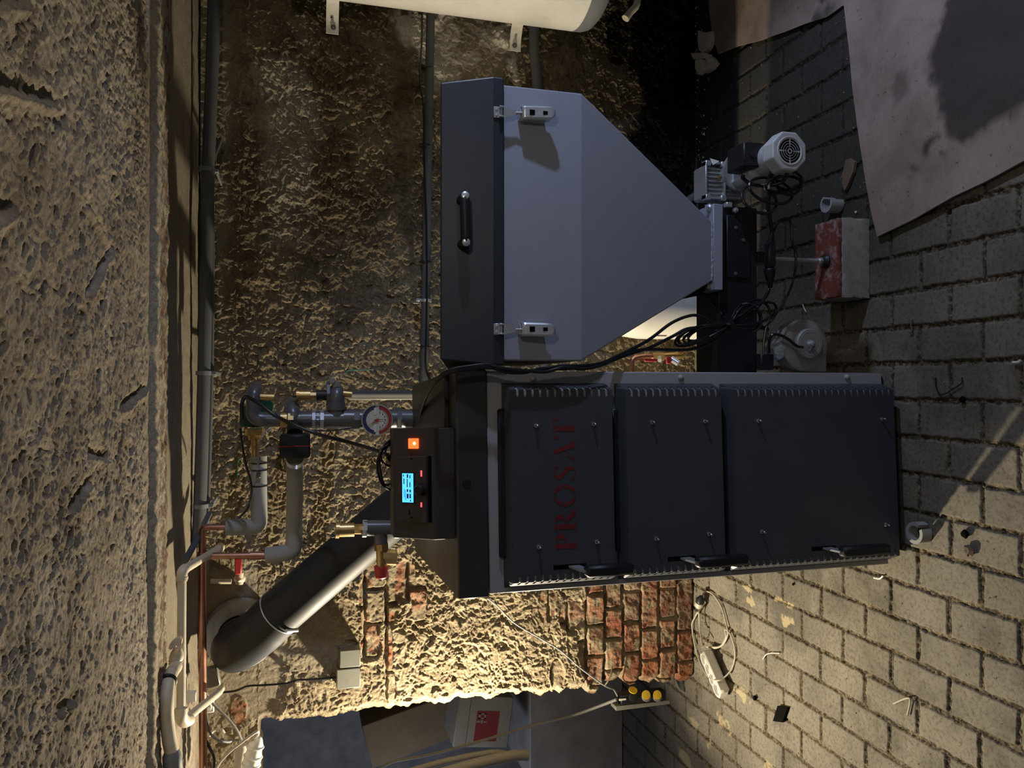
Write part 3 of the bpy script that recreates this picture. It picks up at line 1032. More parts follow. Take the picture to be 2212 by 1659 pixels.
# ================================================================== HOPPER
HY = 1.80
hx0 = P(1150, 779, HY).x; hx1 = P(1170, 192, HY).x
hz1 = P(1087, 500, HY).z; hz0 = P(1256, 500, HY).z
HYB = 2.36
hopper = thing('fuel_hopper', 'big grey sheet metal pellet hopper with dark lid, tapering down beside the boiler', 'hopper', ((hx0 + hx1) / 2, 2.05, .51))
ty0, ty1 = 1.95, 2.12
tx0 = P(1540, 606, ty0).x; tx1 = P(1540, 481, ty0).x; tz = P(1540, 540, ty0).z
mb = MB()
T = [Vector(p) for p in ((hx0, HY, hz1), (hx1, HY, hz1), (hx1, HYB, hz1), (hx0, HYB, hz1))]
Mi = [Vector(p) for p in ((hx0, HY, hz0), (hx1, HY, hz0), (hx1, HYB, hz0), (hx0, HYB, hz0))]
Bo = [Vector(p) for p in ((tx0, ty0, tz), (tx1, ty0, tz), (tx1, ty1, tz), (tx0, ty1, tz))]
mb.add(T + Mi + Bo, [(0, 1, 2, 3)] + [(i, (i + 1) % 4, (i + 1) % 4 + 4, i + 4) for i in range(4)] + [(i + 4, (i + 1) % 4 + 4, (i + 1) % 4 + 8, i + 8) for i in range(4)] + [(11, 10, 9, 8)])
hb = mb.build('bin', M_GREY, hopper, smooth=0)
m = hb.modifiers.new('b', 'BEVEL'); m.width = .0035; m.segments = 2
# lid: skirt, sloping front, top falling to the back
zs0 = hz1 + .001; zs1 = P(1066, 500, HY - .015).z; zl = P(951, 500, HY + .012).z
ox = .012
L0 = [Vector((hx0 - ox, HY - .014, zs0)), Vector((hx1 + ox, HY - .014, zs0)), Vector((hx1 + ox, HYB + .012, zs0)), Vector((hx0 - ox, HYB + .012, zs0))]
L1 = [v + Vector((0, 0, zs1 - zs0)) for v in L0]
L2 = [Vector((hx0 - ox + .012, HY + .012, zl)), Vector((hx1 + ox - .018, HY + .012, zl)), Vector((hx1 + ox - .018, HYB - .01, zl - .15)), Vector((hx0 - ox + .012, HYB - .01, zl - .115))]
mb = MB()
mb.add(L0 + L1 + L2, [(3, 2, 1, 0)] + [(i, (i + 1) % 4, (i + 1) % 4 + 4, i + 4) for i in range(4)] + [(i + 4, (i + 1) % 4 + 4, (i + 1) % 4 + 8, i + 8) for i in range(4)] + [(8, 9, 10, 11)])
lid = mb.build('lid', M_LID, hopper, smooth=0)
m = lid.modifiers.new('b', 'BEVEL'); m.width = .004; m.segments = 2
# grab handle on the lid
ya = HY + .002
pa = P(1002, 428, ya - .028); pb = P(1004, 524, ya - .028)
mb = MB()
mb.tube([pa + Vector((0, .032, 0)), pa, pa + Vector((-.012, -.010, 0)), pb + Vector((.012, -.010, 0)), pb, pb + Vector((0, .032, 0))], .0125, 12, 4)
hd = mb.build('lid_handle', M_BPLAST, lid)
for p, s in ((pa, 1), (pb, -1)):
    q = p + Vector((.002 * s, -.0155, 0))
    MB().lathe(q, (s * .12, -1, .12), [(.0095, 0), (.0095, .0035), (.008, .0045), (0, .0045)], 18).build('end_cap', M_STEEL, hd)


def latch(yc, tiltx):
    s = mpp(1160, HY)
    c0 = P(1076, yc, HY - .016)
    root = MB().bbox((c0.x - .0135, c0.y - .002, c0.z - .011), (c0.x + .0135, c0.y + .001, c0.z + .011), .0008)
    for dx in (-.007, .007):
        root.lathe((c0.x + dx, c0.y - .002, c0.z + .004), (0, -1, 0), [(.0036, 0), (.003, .0015), (0, .0022)], 10)
    for dx in (-.0115, .0115):
        root.bbox((c0.x + dx - .002, c0.y - .012, c0.z - .012), (c0.x + dx + .002, c0.y, c0.z - .001), .0008)
    lt = root.build('latch', M_STEEL, lid)
    c1 = P(1092, yc, HY - .026); c2 = P(1114, yc + 1, HY - .024); c3 = P(1130, yc + 1, HY - .026)
    k = MB()
    k.prism([Vector((c1.x - .013, c1.y, c1.z + .004)), Vector((c1.x + .013, c1.y, c1.z + .004)), Vector((c1.x + .011, c1.y, c1.z - .004)), Vector((c2.x + .006, c2.y, c2.z)), Vector((c2.x + .003, c2.y, c2.z - .006)), Vector((c2.x - .003, c2.y, c2.z - .006)), Vector((c2.x - .006, c2.y, c2.z)), Vector((c1.x - .011, c1.y, c1.z - .004))], (0, .002, 0))
    k.cyl(c2, c3, .0032, seg=10)
    k.build('hook', M_STEEL, lt)
    a = P(1127, yc, HY - .030); e = P(1199, yc + 2, HY - .040)
    W = .0155
    v = MB()
    zt_, zb_ = a.z, e.z
    n = 8
    prof = [(-W, .020), (-W, .0), (-W * .75, -.003), (W * .75, -.003), (W, 0), (W, .020)]
    # channel-shaped lever, wider at the hinge, closed by a rounded thumb end
    rows = []
    for i in range(n + 1):
        t = i / n
        z = zt_ + (zb_ - zt_) * t
        yy = HY - .030 - .012 * t
        wk = 1.0 if t < .8 else math.sqrt(max(0.05, 1 - ((t - .8) / .2) ** 2 * .85))
        rows.append([Vector((a.x + (e.x - a.x) * t + q[0] * wk, yy + q[1] * (1 if t < .9 else .45), z)) for q in prof])
    vs = [p for r in rows for p in r]; m_ = len(prof)
    fs = [(i * m_ + j, i * m_ + j + 1, (i + 1) * m_ + j + 1, (i + 1) * m_ + j) for i in range(n) for j in range(m_ - 1)]
    v.add(vs, fs)
    lv = v.build('lever', M_STEEL, lt, smooth=35, solid=.0016)
    w = MB()
    for t0, t1, hw in ((.22, .42, .0065), (.62, .78, .0045)):
        z0 = zt_ + (zb_ - zt_) * t0; z1_ = zt_ + (zb_ - zt_) * t1
        yy = HY - .030 - .012 * (t0 + t1) / 2 - .0045
        w.box((a.x - hw, yy, z1_), (a.x + hw, yy + .001, z0))
    w.build('lever_window', M_HOLE, lt, smooth=0)
    w = MB(); w.bbox((a.x - .013, HY - .022, zb_ + .018), (a.x + .013, HY - .0005, zt_ + .002), .002)
    w.build('latch_base', M_STEEL, lt)


latch(243, 0)
latch(711, 0)
# flange plate under the hopper
fx1 = P(1562, 441, 1.945).x; fx0 = P(1562, 627, 1.945).x
fz1 = P(1541, 540, 1.945).z; fz0 = P(1562, 540, 1.945).z
mb = MB(); mb.bbox((fx0, 1.945, fz0), (fx1, 2.20, fz1), .002)
fl = mb.build('flange', M_GREY, hopper)
r = MB(); random.seed(5)
pts = [Vector((tx0 + (tx1 - tx0) * i / 40, ty0 - .001 + random.uniform(-.0012, .0012), fz1 + .002 + random.uniform(-.001, .0015))) for i in range(41)]
r.tube(pts, .0035, 6, 1)
r.build('weld_bead', M_GREY, hopper)
for x, y, Y in ((1550, 450, 1.965), (1550, 619, 1.965)):
    p = P(x, y, Y)
    mb = MB(); mb.cyl((p.x, p.y, fz1), (p.x, p.y, fz1 + .004), .012, seg=18); mb.hexn((p.x, p.y, fz1 + .004), (p.x, p.y, fz1 + .012), .009)
    mb.build('bolt', M_STEEL, hopper)
# black stiffening gusset on the left slope
a = P(1539, 604, 1.955); b_ = P(1472, 646, 1.99); c = P(1560, 629, 2.06)
MB().prism([a, b_, c], (0, .006, .0)).build('gusset', M_BPLAST, hopper, smooth=0)

# ================================================================== SCREW FEEDER
fy0, fy1 = 1.97, 2.10
gz1 = fz0; gz0 = P(1636, 700, fy0).z
feeder = thing('screw_feeder', 'black square feed tube under the hopper, propped on a threaded rod and foot', 'feeder', (.3, 2.03, 0))
mb = MB(); mb.bbox((.004, fy0, gz0), (P(1600, 447, fy0).x, fy1, gz1), .003)
mb.build('feed_tube', M_BPLAST, feeder)
mb = MB(); q0 = P(1568, 600, fy0); q1 = P(1618, 468, fy0)
mb.bbox((q0.x, fy0 - .006, q1.z), (q1.x, fy0, q0.z), .002)
cp = mb.build('side_cover', M_BPLAST, feeder)
for x, y in ((1589, 492), (1589, 591), (1605, 519)):
    p = P(x, y, fy0 - .006)
    MB().lathe(p, (0, -1, 0), [(.006, 0), (.0055, .003), (0, .004)], 6).build('bolt', M_IRON, cp)
p = P(1570, 444, 1.965)
mb = MB(); mb.bbox((p.x - .006, 1.955, p.z - .012), (p.x + .008, 2.12, p.z + .006), .001, )
mb.build('end_bracket', M_STEEL, feeder)
for x, y in ((1586, 455), (1648, 459)):
    p = P(x, y, 1.965)
    mb = MB(); mb.hexn(p, p + Vector((0, -.010, 0)), .008); mb.cyl(p + Vector((0, -.016, 0)), p, .004, seg=10)
    mb.build('nut', M_STEEL, feeder)
# threaded leg with a levelling foot on the brick
YB = 1.985
t = P(1636, 561, 2.0); f = P(1795, 565, YB)
BT = .108
rod = MB(); rod.cyl((f.x, YB, BT + .014), (f.x, YB, gz0), .0068, seg=14)
rd = rod.build('threaded_rod', M_STEEL, feeder)
s = MB(); s.bbox((f.x - .016, YB - .018, gz0 - .045), (f.x + .016, YB + .05, gz0 + .001), .002)
s.build('leg_socket', M_BPLAST, feeder)
s = MB(); s.lathe((f.x, YB, BT), (0, 0, 1), [(.021, 0), (.022, .004), (.018, .010), (.009, .016)], 24)
s.build('rubber_foot', M_BPLAST, feeder)
s = MB(); s.hexn((f.x, YB, BT + .016), (f.x, YB, BT + .026), .011)
s.build('lock_nut', M_STEEL, feeder)

# brick under the foot
bl = P(1830, 640, 1.93); br = P(1828, 460, 1.93)
x0 = PZ(1884, 648).x + .006; x1 = PZ(1882, 470).x - .002
yb0 = 1.925; yb1 = 2.035
br0 = thing('brick', 'old brick with a red and white painted top, propping up the feeder foot', 'brick', ((x0 + x1) / 2, 1.98, 0))


def rough_block(x0, x1, y0, y1, z0, z1, nx, ny, nz, amp, seed):
    random.seed(seed)
    mb = MB()
    idx = {}

    def vid(i, j, k):
        if (i, j, k) not in idx:
            x = x0 + (x1 - x0) * i / nx; y = y0 + (y1 - y0) * j / ny; z = z0 + (z1 - z0) * k / nz
            e = sum((i in (0, nx), j in (0, ny), k in (0, nz)))
            a = amp * (1.6 if e > 1 else .7)
            cx, cy, cz = (x0 + x1) / 2, (y0 + y1) / 2, (z0 + z1) / 2
            d = Vector((cx - x, cy - y, cz - z)).normalized() * (abs(random.gauss(0, 1)) * a * (1.4 if e > 1 else .5))
            if k == 0: d.z = 0
            idx[(i, j, k)] = len(mb.v); mb.v.append(Vector((x, y, z)) + d)
        return idx[(i, j, k)]
    for a in range(nx):
        for b in range(ny):
            mb.f.append((vid(a, b, 0), vid(a, b + 1, 0), vid(a + 1, b + 1, 0), vid(a + 1, b, 0)))
            mb.f.append((vid(a, b, nz), vid(a + 1, b, nz), vid(a + 1, b + 1, nz), vid(a, b + 1, nz)))
    for a in range(nx):
        for c in range(nz):
            mb.f.append((vid(a, 0, c), vid(a + 1, 0, c), vid(a + 1, 0, c + 1), vid(a, 0, c + 1)))
            mb.f.append((vid(a, ny, c), vid(a, ny, c + 1), vid(a + 1, ny, c + 1), vid(a + 1, ny, c)))
    for b in range(ny):
        for c in range(nz):
            mb.f.append((vid(0, b, c), vid(0, b, c + 1), vid(0, b + 1, c + 1), vid(0, b + 1, c)))
            mb.f.append((vid(nx, b, c), vid(nx, b + 1, c), vid(nx, b + 1, c + 1), vid(nx, b, c + 1)))
    return mb


rough_block(x0, x1, yb0, yb1, .001, BT - .012, 28, 12, 9, .0012, 3).build('clay_block', M_BRICKGREY, br0, smooth=50)
rough_block(x0 + .002, x1 - .002, yb0 + .003, yb1, BT - .012, BT, 28, 12, 2, .0007, 4).build('painted_face', M_BRICKRED, br0, smooth=50)

# ================================================================== GEAR MOTOR
MX, MZ = .606, .412
motor = thing('gear_motor', 'light grey gear motor with round fan grille and black terminal box at the feeder end', 'motor', (MX, 1.95, .30))
gx0 = P(1550, 432, 1.975).x; gx1 = P(1550, 352, 1.975).x
gzt = P(1521, 390, 1.975).z; gzb = P(1577, 390, 1.975).z - .06
g = MB()
g.bbox((gx0 + .006, 1.985, gzb), (gx1 - .006, 2.045, gzt - .004), .004)
gb = g.build('gearbox', M_ALU, motor)
g = MB()
for k in range(7):
    x = gx0 + .018 + (gx1 - gx0 - .036) * k / 6
    g.bbox((x - .0018, 1.974, gzb + .03), (x + .0018, 1.987, gzt - .012), .0006)
g.build('cooling_fins', M_ALU, gb)
g = MB()
for x in (gx0 + .005, gx1 - .005):
    for z in (gzt - .008, gzt - .058):
        g.bbox((x - .008, 1.965, z - .010), (x + .008, 1.99, z + .008), .002)
for (a, b2) in (((gx0, 1.966, gzt - .006), (gx1, 1.99, gzt)), ((gx0, 1.966, gzt - .066), (gx1, 1.99, gzt - .060)), ((gx0, 1.966, gzt - .066), (gx0 + .006, 1.99, gzt)), ((gx1 - .006, 1.966, gzt - .066), (gx1, 1.99, gzt))):
    g.bbox(a, b2, .001)
g.build('mounting_frame', M_ALU, gb)
for (x, y) in ((1554, 383), (1577, 361), (1578, 384)):
    p = P(x, y, 1.962)
    MB().lathe(p, (0, -1, 0), [(.007, 0), (.0065, .004), (0, .006)], 6).build('gearbox_bolt', M_BRASS, gb)
# body, stator
Yc = 1.735
mc = P(1706, 326, Yc); ax = Vector((0, 1, 0))
R = .0515
s = MB()
s.lathe((mc.x, Yc + .03, mc.z), ax, [(R * .86, 0), (R * .86, .085), (R * .80, .090)], 32)
s.build('motor_body', M_MOTOR, motor)
s = MB(); s.bbox((mc.x - R * .92, Yc + .105, mc.z - R * .92), (mc.x + R * .92, Yc + .215, mc.z + R * .92), .012)
s.build('stator_housing', M_MOTOR, motor)
s = MB(); s.lathe((mc.x, 1.935, mc.z + .012), ax, [(.060, 0), (.060, .010), (.050, .012), (.050, .05)], 28)
s.build('adapter_flange', M_ALU, motor)
s = MB()
oc = []
for i in range(8):
    a = math.pi / 8 + i * math.pi / 4
    oc.append((math.cos(a), math.sin(a)))
k8 = R * 1.10
s.loft([(mc.x + k8 * c * .97, Yc, mc.z + k8 * d_ * .97) for c, d_ in oc], [(mc.x + k8 * c, Yc + .045, mc.z + k8 * d_) for c, d_ in oc])
cap_ = s.build('fan_cover', M_MOTOR, motor, smooth=0)
m = cap_.modifiers.new('b', 'BEVEL'); m.width = .005; m.segments = 3
s = MB()
for rr in (.029, .0225, .0160, .0095):
    n = 40
    for i in range(n):
        if i % 10 == 0: continue
        a = 2 * math.pi * (i - .45) / n + math.pi / 2 * 0; b2 = 2 * math.pi * (i + .55) / n
        q = [(mc.x + (rr + dd) * math.cos(t_), Yc - .0006, mc.z + (rr + dd) * math.sin(t_)) for dd, t_ in ((-.0021, a), (.0021, a), (.0021, b2), (-.0021, b2))]
        s.prism(q, (0, .001, 0))
s.lathe((mc.x, Yc + .0004, mc.z), (0, -1, 0), [(.0035, 0), (.0035, .001), (0, .001)], 12)
s.build('fan_grille', M_HOLE, cap_, smooth=0)
s = MB(); s.ring((mc.x, Yc, mc.z), (0, 1, 0), .036, .0022, 40, 6)
s.build('grille_rim', M_MOTOR, cap_)
tb = P(1612, 343, 1.86)
s = MB(); s.bbox((tb.x - .034, 1.815, tb.z - .026), (tb.x + .032, 1.90, tb.z + .036), .003)
t_ = s.build('terminal_box', M_BPLAST, motor)
s = MB(); s.lathe((tb.x - .004, 1.8155, tb.z + .008), (0, -1, 0), [(.009, 0), (.008, .005), (0, .006)], 16)
s.build('cable_gland', M_BPLAST, t_)
s = MB(); p = P(1548, 352, 1.95)
s.add([p, p + Vector((.012, 0, .022)), p + Vector((-.008, -.004, .014)), p + Vector((.004, -.006, -.006))], [(0, 1, 2), (0, 2, 3), (1, 2, 3)])
s.build('torn_film', M_WPLAST, motor, smooth=0, fix=False)
s = MB(); s.bbox((mc.x - .03, 1.9, mc.z - .065), (mc.x + .03, 1.99, mc.z - .04), .002)
s.build('motor_foot', M_IRON, motor)

# ================================================================== BLOWER
vc = P(1727, 747, 1.93)
blower = thing('air_blower', 'dusty round snail-shaped blower bolted to the lower right side of the boiler', 'blower', (vc.x, 1.95, vc.z - .075))
s = MB()
s.lathe((vc.x, 1.90, vc.z), ax, [(.070, 0), (.075, .003), (.075, .052), (.070, .055)], 44)
v0 = s.build('volute', M_DIRTGREY, blower)
s = MB(); s.bbox((.034, 1.903, vc.z - .073), (vc.x, 1.952, vc.z - .012), .003)
s.build('outlet_duct', M_DIRTGREY, blower)
s = MB(); s.lathe((vc.x + .004, 1.878, vc.z + .002), ax, [(.040, 0), (.043, .003), (.043, .024)], 36)
md = s.build('motor_disc', M_DIRTGREY, blower)
s = MB(); s.ring((vc.x + .004, 1.8785, vc.z + .002), (0, 1, 0), .0335, .0012, 36, 6)
s.build('disc_ridge', M_DIRTGREY, md)
s = MB(); s.lathe((vc.x + .004, 1.878, vc.z + .002), (0, -1, 0), [(.011, -.001), (.011, .003), (.007, .003), (.007, .012), (.004, .014), (0, .014)], 20)
s.build('hub', M_STEEL, md)
s = MB(); s.cyl((vc.x - .006, 1.867, vc.z + .006), (vc.x - .020, 1.862, vc.z + .016), .0035, seg=10)
s.build('grease_nipple', M_IRON, md)
s = MB(); s.lathe((vc.x - .020, 1.93, vc.z + .062), (.5, 0, .85), [(.028, 0), (.03, .004), (.03, .030), (.022, .046), (0, .05)], 24)
s.build('chrome_elbow', M_STEEL, blower)
p = P(1660, 778, 1.87)
s = MB(); s.bbox((.040, 1.875, p.z - .022), (.085, 1.90, p.z + .02), .003)
s.build('capacitor_box', M_BPLAST, blower)

M_DIM = paint('dimmed_pale_plastic', (.20, .195, .18), .7, 0, .1)  # pale plastic darkened to paint in the dim of the doorway

# ================================================================== PIPES ON THE BACK WALL
def pc(mb, a, b, rpx, seg=16, bev=0, r2=None):
    """cylinder between two (x, y, depth) picture points, radius in pixels"""
    A = P(*a); B = P(*b)
    r = rpx * mpp(a[0], a[2])
    rr = r if r2 is None else r2 * mpp(b[0], b[2])
    return mb.cyl(A, B, r, rr, seg=seg, bev=bev)


def pt(mb, pts, rpx, seg=16, smooth=5, **k):
    r = rpx * mpp(pts[0][0], pts[0][2])
    return mb.tube([P(*p) for p in pts], r, seg, smooth, **k)


Yp = 2.895
m = MB(); pt(m, [(932, -60, Yp), (925, 300, Yp), (921, 560, Yp), (916, 790, Yp), (913, 850, Yp + .005), (905, 853, Yp)], 9.5, 16, 3)
solo('insulated_pipe', m, M_FOAMD, 'dark grey insulated pipe running level along the wall behind the hopper lid', 'pipe')
m = MB(); pt(m, [(908, -60, Yp - .028), (912, 60, Yp - .035), (907, 170, Yp - .035), (915, 230, Yp - .036), (916, 350, Yp - .036), (921, 480, Yp - .036), (922, 600, Yp - .036), (921, 700, Yp - .036), (919, 780, Yp - .036), (925, 812, Yp - .036), (940, 828, 2.78)], 2.2, 8, 4)
cab = solo('sensor_cable', m, M_CABLE, 'thin black cable tied along the insulated pipe above the hopper', 'cable')
for (x, y) in ((919, 146), (916, 315), (917, 566), (917, 749)):
    m = MB(); p = P(x + 2, y, Yp); m.lathe(p - Vector((.002, 0, 0)), (1, 0, 0), [(.024, 0), (.024, .004)], 16)
    m.build('cable_tie', M_CABLE, cab)
m = MB(); p = P(920, 649, Yp); m.lathe(p - Vector((.006, 0, 0)), (1, 0, 0), [(.022, 0), (.022, .010)], 20, cap=True)
m.bbox((p.x - .005, p.y - .012, p.z + .018), (p.x + .005, 2.99, p.z + .038), .001)
solo('pipe_clip', m, M_STEEL, 'small steel clip holding the insulated pipe above the hopper lid', 'clip')
m = MB(); pt(m, [(1155, -40, 2.92), (1154, 100, 2.92), (1162, 200, 2.92), (1172, 500, 2.92), (1178, 790, 2.92), (1180, 880, 2.92)], 11, 16, 3)
solo('insulated_pipe', m, M_FOAMD, 'dark grey insulated pipe passing behind the grey hopper bin below the heater', 'pipe')
m = MB(); pt(m, [(1502, 424, 2.85), (1488, 433, 2.86), (1450, 470, 2.90), (1445, 480, 3.0)], 9, 16, 2)
solo('insulated_pipe', m, M_FOAMD, 'short grey insulated pipe end showing beside the hopper slope near the gearbox', 'pipe')
# pipe under the ceiling with clips
YC = 2.80
m = MB(); pt(m, [(464, -60, YC), (458, 150, YC), (448, 420, YC), (441, 800, YC), (432, 1090, YC), (428, 1180, YC)], 13.5, 18, 3)
solo('insulated_pipe', m, M_FOAMD, 'thick grey insulated pipe running along the top of the wall under the ceiling', 'pipe')
m = MB(); pt(m, [(477, 300, YC + .05), (459, 366, YC + .02), (459, 560, YC + .02), (457, 800, YC + .02), (449, 1090, YC + .02), (446, 1150, YC + .02)], 4.5, 12, 3)
solo('narrow_pipe', m, M_FOAMD, 'thin grey pipe running just under the thick ceiling pipe', 'pipe')
for (x, y, wd) in ((445, 367, 'farthest from the boiler flue, above the bare brown wall'), (440, 806, 'above the dark pipe elbows of the boiler'), (434, 1093, 'near the copper pipe elbow')):
    p = P(x, y, YC)
    m = MB(); m.lathe(p - Vector((.007, 0, 0)), (1, 0, 0), [(.0255, 0), (.0255, .014)], 24)
    m.bbox((p.x - .006, p.y - .005, p.z - .040), (p.x + .006, p.y + .025, p.z - .02), .001)
    m.bbox((p.x - .006, p.y + .015, p.z - .036), (p.x + .006, 2.985, p.z - .029), .001)
    solo('pipe_clamp', m, M_GCAP, 'grey clamp on the ceiling pipe, ' + wd, 'clamp', 'clamps on the ceiling pipe')

# ================================================================== WATER HEATER, TOP RIGHT
hc = P(1260, 59, 2.64)
HR = .225
hx = hc.x + HR * 1.02
zb = P(1285, 40, 2.50).z
zt = P(700, 10, 2.6).z + .12
heater = thing('water_heater', 'white round electric water heater with grey end cap hanging on the wall', 'water heater', (hx, 2.64, zb - .04))
m = MB(); m.lathe((hx, 2.64, zb), (0, 0, 1), [(HR, 0), (HR, min(zt, 1.93) - zb - .03), (HR * .93, min(zt, 1.93) - zb)], 64)
m.build('tank_jacket', M_WHITE, heater)
m = MB(); m.lathe((hx, 2.64, zb), (0, 0, -1), [(HR * 1.004, -.004), (HR * 1.0, .030), (HR * .97, .052), (HR * .88, .070), (.0, .074)], 64)
m.build('end_cap', M_GCAP, heater)
for (x, y, wd, x1_) in ((718, 45, 1, 690), (1113, 82, 2, 1090)):
    a = P(x, y, 2.955); hh = 38 * mpp(x, 2.95)
    m = MB()
    top = P(x - 6, y - 42, 2.90)
    secs = []
    for t in range(9):
        u_ = t / 8
        zz = a.z - hh * 1.0 + 0 * u_
        xx_ = a.x - .012 + (.15) * u_
        yy_ = 2.955 - .12 * u_ ** 2.5
        secs.append((xx_, yy_))
    W = .046
    vs = []; n = len(secs)
    for (xx_, yy_) in secs:
        vs += [Vector((xx_, yy_, a.z - W / 2)), Vector((xx_, yy_, a.z + W / 2)), Vector((xx_, yy_ + .003, a.z + W / 2)), Vector((xx_, yy_ + .003, a.z - W / 2))]
    fs = [(0, 1, 2, 3), tuple((n - 1) * 4 + k for k in (3, 2, 1, 0))]
    for i in range(n - 1):
        for k in range(4):
            fs.append((i * 4 + k, (i + 1) * 4 + k, (i + 1) * 4 + (k + 1) % 4, i * 4 + (k + 1) % 4))
    # the strap points left from the tank and lies on the wall
    sh = Vector((P(x, y + 28, 2.955).x - (a.x - .012), 0, 0))
    m.add([v + sh for v in vs], fs)
    br_ = m.build('mounting_strap', M_WPLAST, heater)
    k = P(x + (2 if wd == 1 else -1), y + (14 if wd == 1 else 16), 2.95)
    q = MB(); q.lathe(k + Vector((0, 0, 0)), (0, -1, 0), [(.0095, -.006), (.0095, .002), (.0055, .002), (.0055, .012), (0, .012)], 14)
    q.build('strap_bolt', M_IRON, br_)
    q = MB(); k2 = P(x - 2, y - 12, 2.95); q.box((k2.x - .012, k2.y - .0065, k2.z - .0035), (k2.x + .012, k2.y + .003, k2.z + .0035)); q.build('keyhole', M_HOLE, br_, smooth=0)
m = MB(); pt(m, [(1353, 38, 2.70), (1362, 26, 2.70), (1376, 8, 2.70), (1372, -30, 2.7), (1330, -60, 2.7)], 8, 14, 3)
pt(m, [(1351, 40, 2.70), (1354, 36, 2.70)], 8.8, 14, 1)
solo('cream_outlet_pipe', m, M_CREAM, 'short cream plastic pipe below the white water heater', 'pipe')

# white vessel behind the hopper
va = P(1430, 733, 2.79)
VR = .125
vx = va.x + VR
vz0 = P(1556, 690, 2.74).z; vz1 = P(1352, 720, 2.70).z
vessel = thing('expansion_vessel', 'cream white pressure vessel showing below the hopper slope', 'tank', (vx, 2.79, vz0))
prof = [(0.0, 0), (VR * .55, .003), (VR * .85, .015), (VR * .97, .035), (VR, .06), (VR * 1.0, (vz1 - vz0) * .78), (VR * .93, (vz1 - vz0) * .93), (VR * .7, vz1 - vz0 + .01), (0, vz1 - vz0 + .03)]
m = MB(); m.lathe((vx, 2.79, vz0), (0, 0, 1), prof, 48)
m.build('vessel_shell', M_WHITE, vessel)
m = MB()
for rr_, zz in ((VR * .995, .10), (VR * 1.0, .12)):
    m.lathe((vx, 2.79, vz0 + zz), (0, 0, 1), [(rr_, -.003), (rr_ + .004, 0), (rr_, .003)], 48, cap=False)
m.build('rolled_seam', M_WHITE, vessel)
# brass valve group under it
vg = thing('valve_group', 'copper pipe with brass valves and two red levers beside the white vessel', 'valve', P(1420, 780, 2.78))
m = MB(); pt(m, [(1365, 830, 2.80), (1365, 795, 2.80), (1368, 776, 2.80), (1390, 770, 2.80), (1410, 770, 2.8)], 6, 14, 4)
m.build('copper_pipe', M_COPPER, vg)
m = MB(); pc(m, (1408, 771, 2.8), (1432, 771, 2.8), 9.5, 8); pc(m, (1430, 770, 2.8), (1462, 768, 2.8), 7.5)
pt(m, [(1455, 768, 2.8), (1470, 768, 2.8), (1478, 760, 2.8), (1478, 732, 2.78)], 7.5, 14, 4); pc(m, (1477, 754, 2.79), (1477, 744, 2.79), 10.5, 6); pc(m, (1477, 742, 2.79), (1477, 734, 2.79), 9, 6)
m.build('brass_body', M_BRASS, vg)
m = MB(); m.hexn(P(1425, 771, 2.79), P(1425, 779, 2.75), .008); pc(m, (1450, 775, 2.75), (1466, 785, 2.73), 7)
m.build('steel_union', M_STEEL, vg)
A = P(1391, 777, 2.74); B = P(1419, 778, 2.74)
m = MB(); m.bbox((A.x - .007, A.y - .006, B.z), (A.x + .005, A.y + .004, A.z), .002); m.build('lever', M_RED, vg)
A = P(1439, 770, 2.74); B = P(1449, 786, 2.74)
m = MB(); m.bbox((B.x, A.y - .006, B.z), (A.x, A.y + .004, A.z), .002); m.build('lever', M_RED, vg)

# ================================================================== BOILER PIPEWORK
YA = 2.52
pw = thing('flow_pipework', 'dark iron pipe assembly with steel unions rising behind the boiler controller', 'pipework', P(890, 905, YA))
m = MB(); pc(m, (925, 905, YA), (742, 905, YA), 21, 24)
m.build('riser_pipe', M_IRON, pw)
m = MB(); pc(m, (866, 905, YA), (856, 905, YA), 25, 8); pc(m, (776, 906, YA), (764, 906, YA), 24, 8)
m.build('riser_collar', M_IRON, pw)
m = MB()
for x0_, x1_, rr_ in ((699, 691, 21), (689, 683, 19), (681, 674, 21)):
    q = MB(); pc(q, (x0_, 906, YA), (x1_, 906, YA), rr_, 8); q.build('union_nut', M_STEEL, pw)
m = MB(); pc(m, (764, 906, YA), (697, 906, YA), 19.5, 24, bev=.003)
pt(m, [(727, 900, YA), (727, 880, YA), (727, 868, YA)], 19, 20, 2); pc(m, (727, 885, YA), (727, 879, YA), 22, 20)
t_ = m.build('tee', M_IRON, pw)
m = MB(); pt(m, [(727, 872, YA), (727, 852, YA), (727, 846, 2.56), (726, 845, 2.66), (726, 845, 2.90)], 17, 20, 3)
m.build('elbow', M_IRON, pw)
m = MB(); m.lathe(P(712, 850, YA + .02), (0, .0, 1), [(.040, 0), (.040, .010)], 8)
m.build('flange_nut', M_IRON, pw)
m = MB(); pc(m, (697, 906, YA), (650, 906, YA), 18.5, 22); pt(m, [(668, 906, YA), (640, 905, YA), (632, 895, YA), (631, 880, YA + .03), (632, 876, YA + .12), (632, 872, 2.9)], 17, 20, 4)
m.build('swept_elbow', M_IRON, pw)
m = MB(); pc(m, (634, 906, YA - .003), (622, 906, YA - .003), 19.5, 8); pc(m, (620, 906, YA), (606, 906, YA), 17, 12)
m.build('brass_union', M_BRASS, pw)
m = MB(); pc(m, (608, 906, YA), (578, 906, YA), 16, 20)
pt(m, [(592, 906, YA), (560, 905, YA), (548, 895, YA), (548, 876, YA), (548, 858, YA), (549, 846, YA + .02), (552, 840, YA + .12), (552, 836, 2.90)], 16, 20, 4)
m.build('top_elbow', M_IRON, pw)
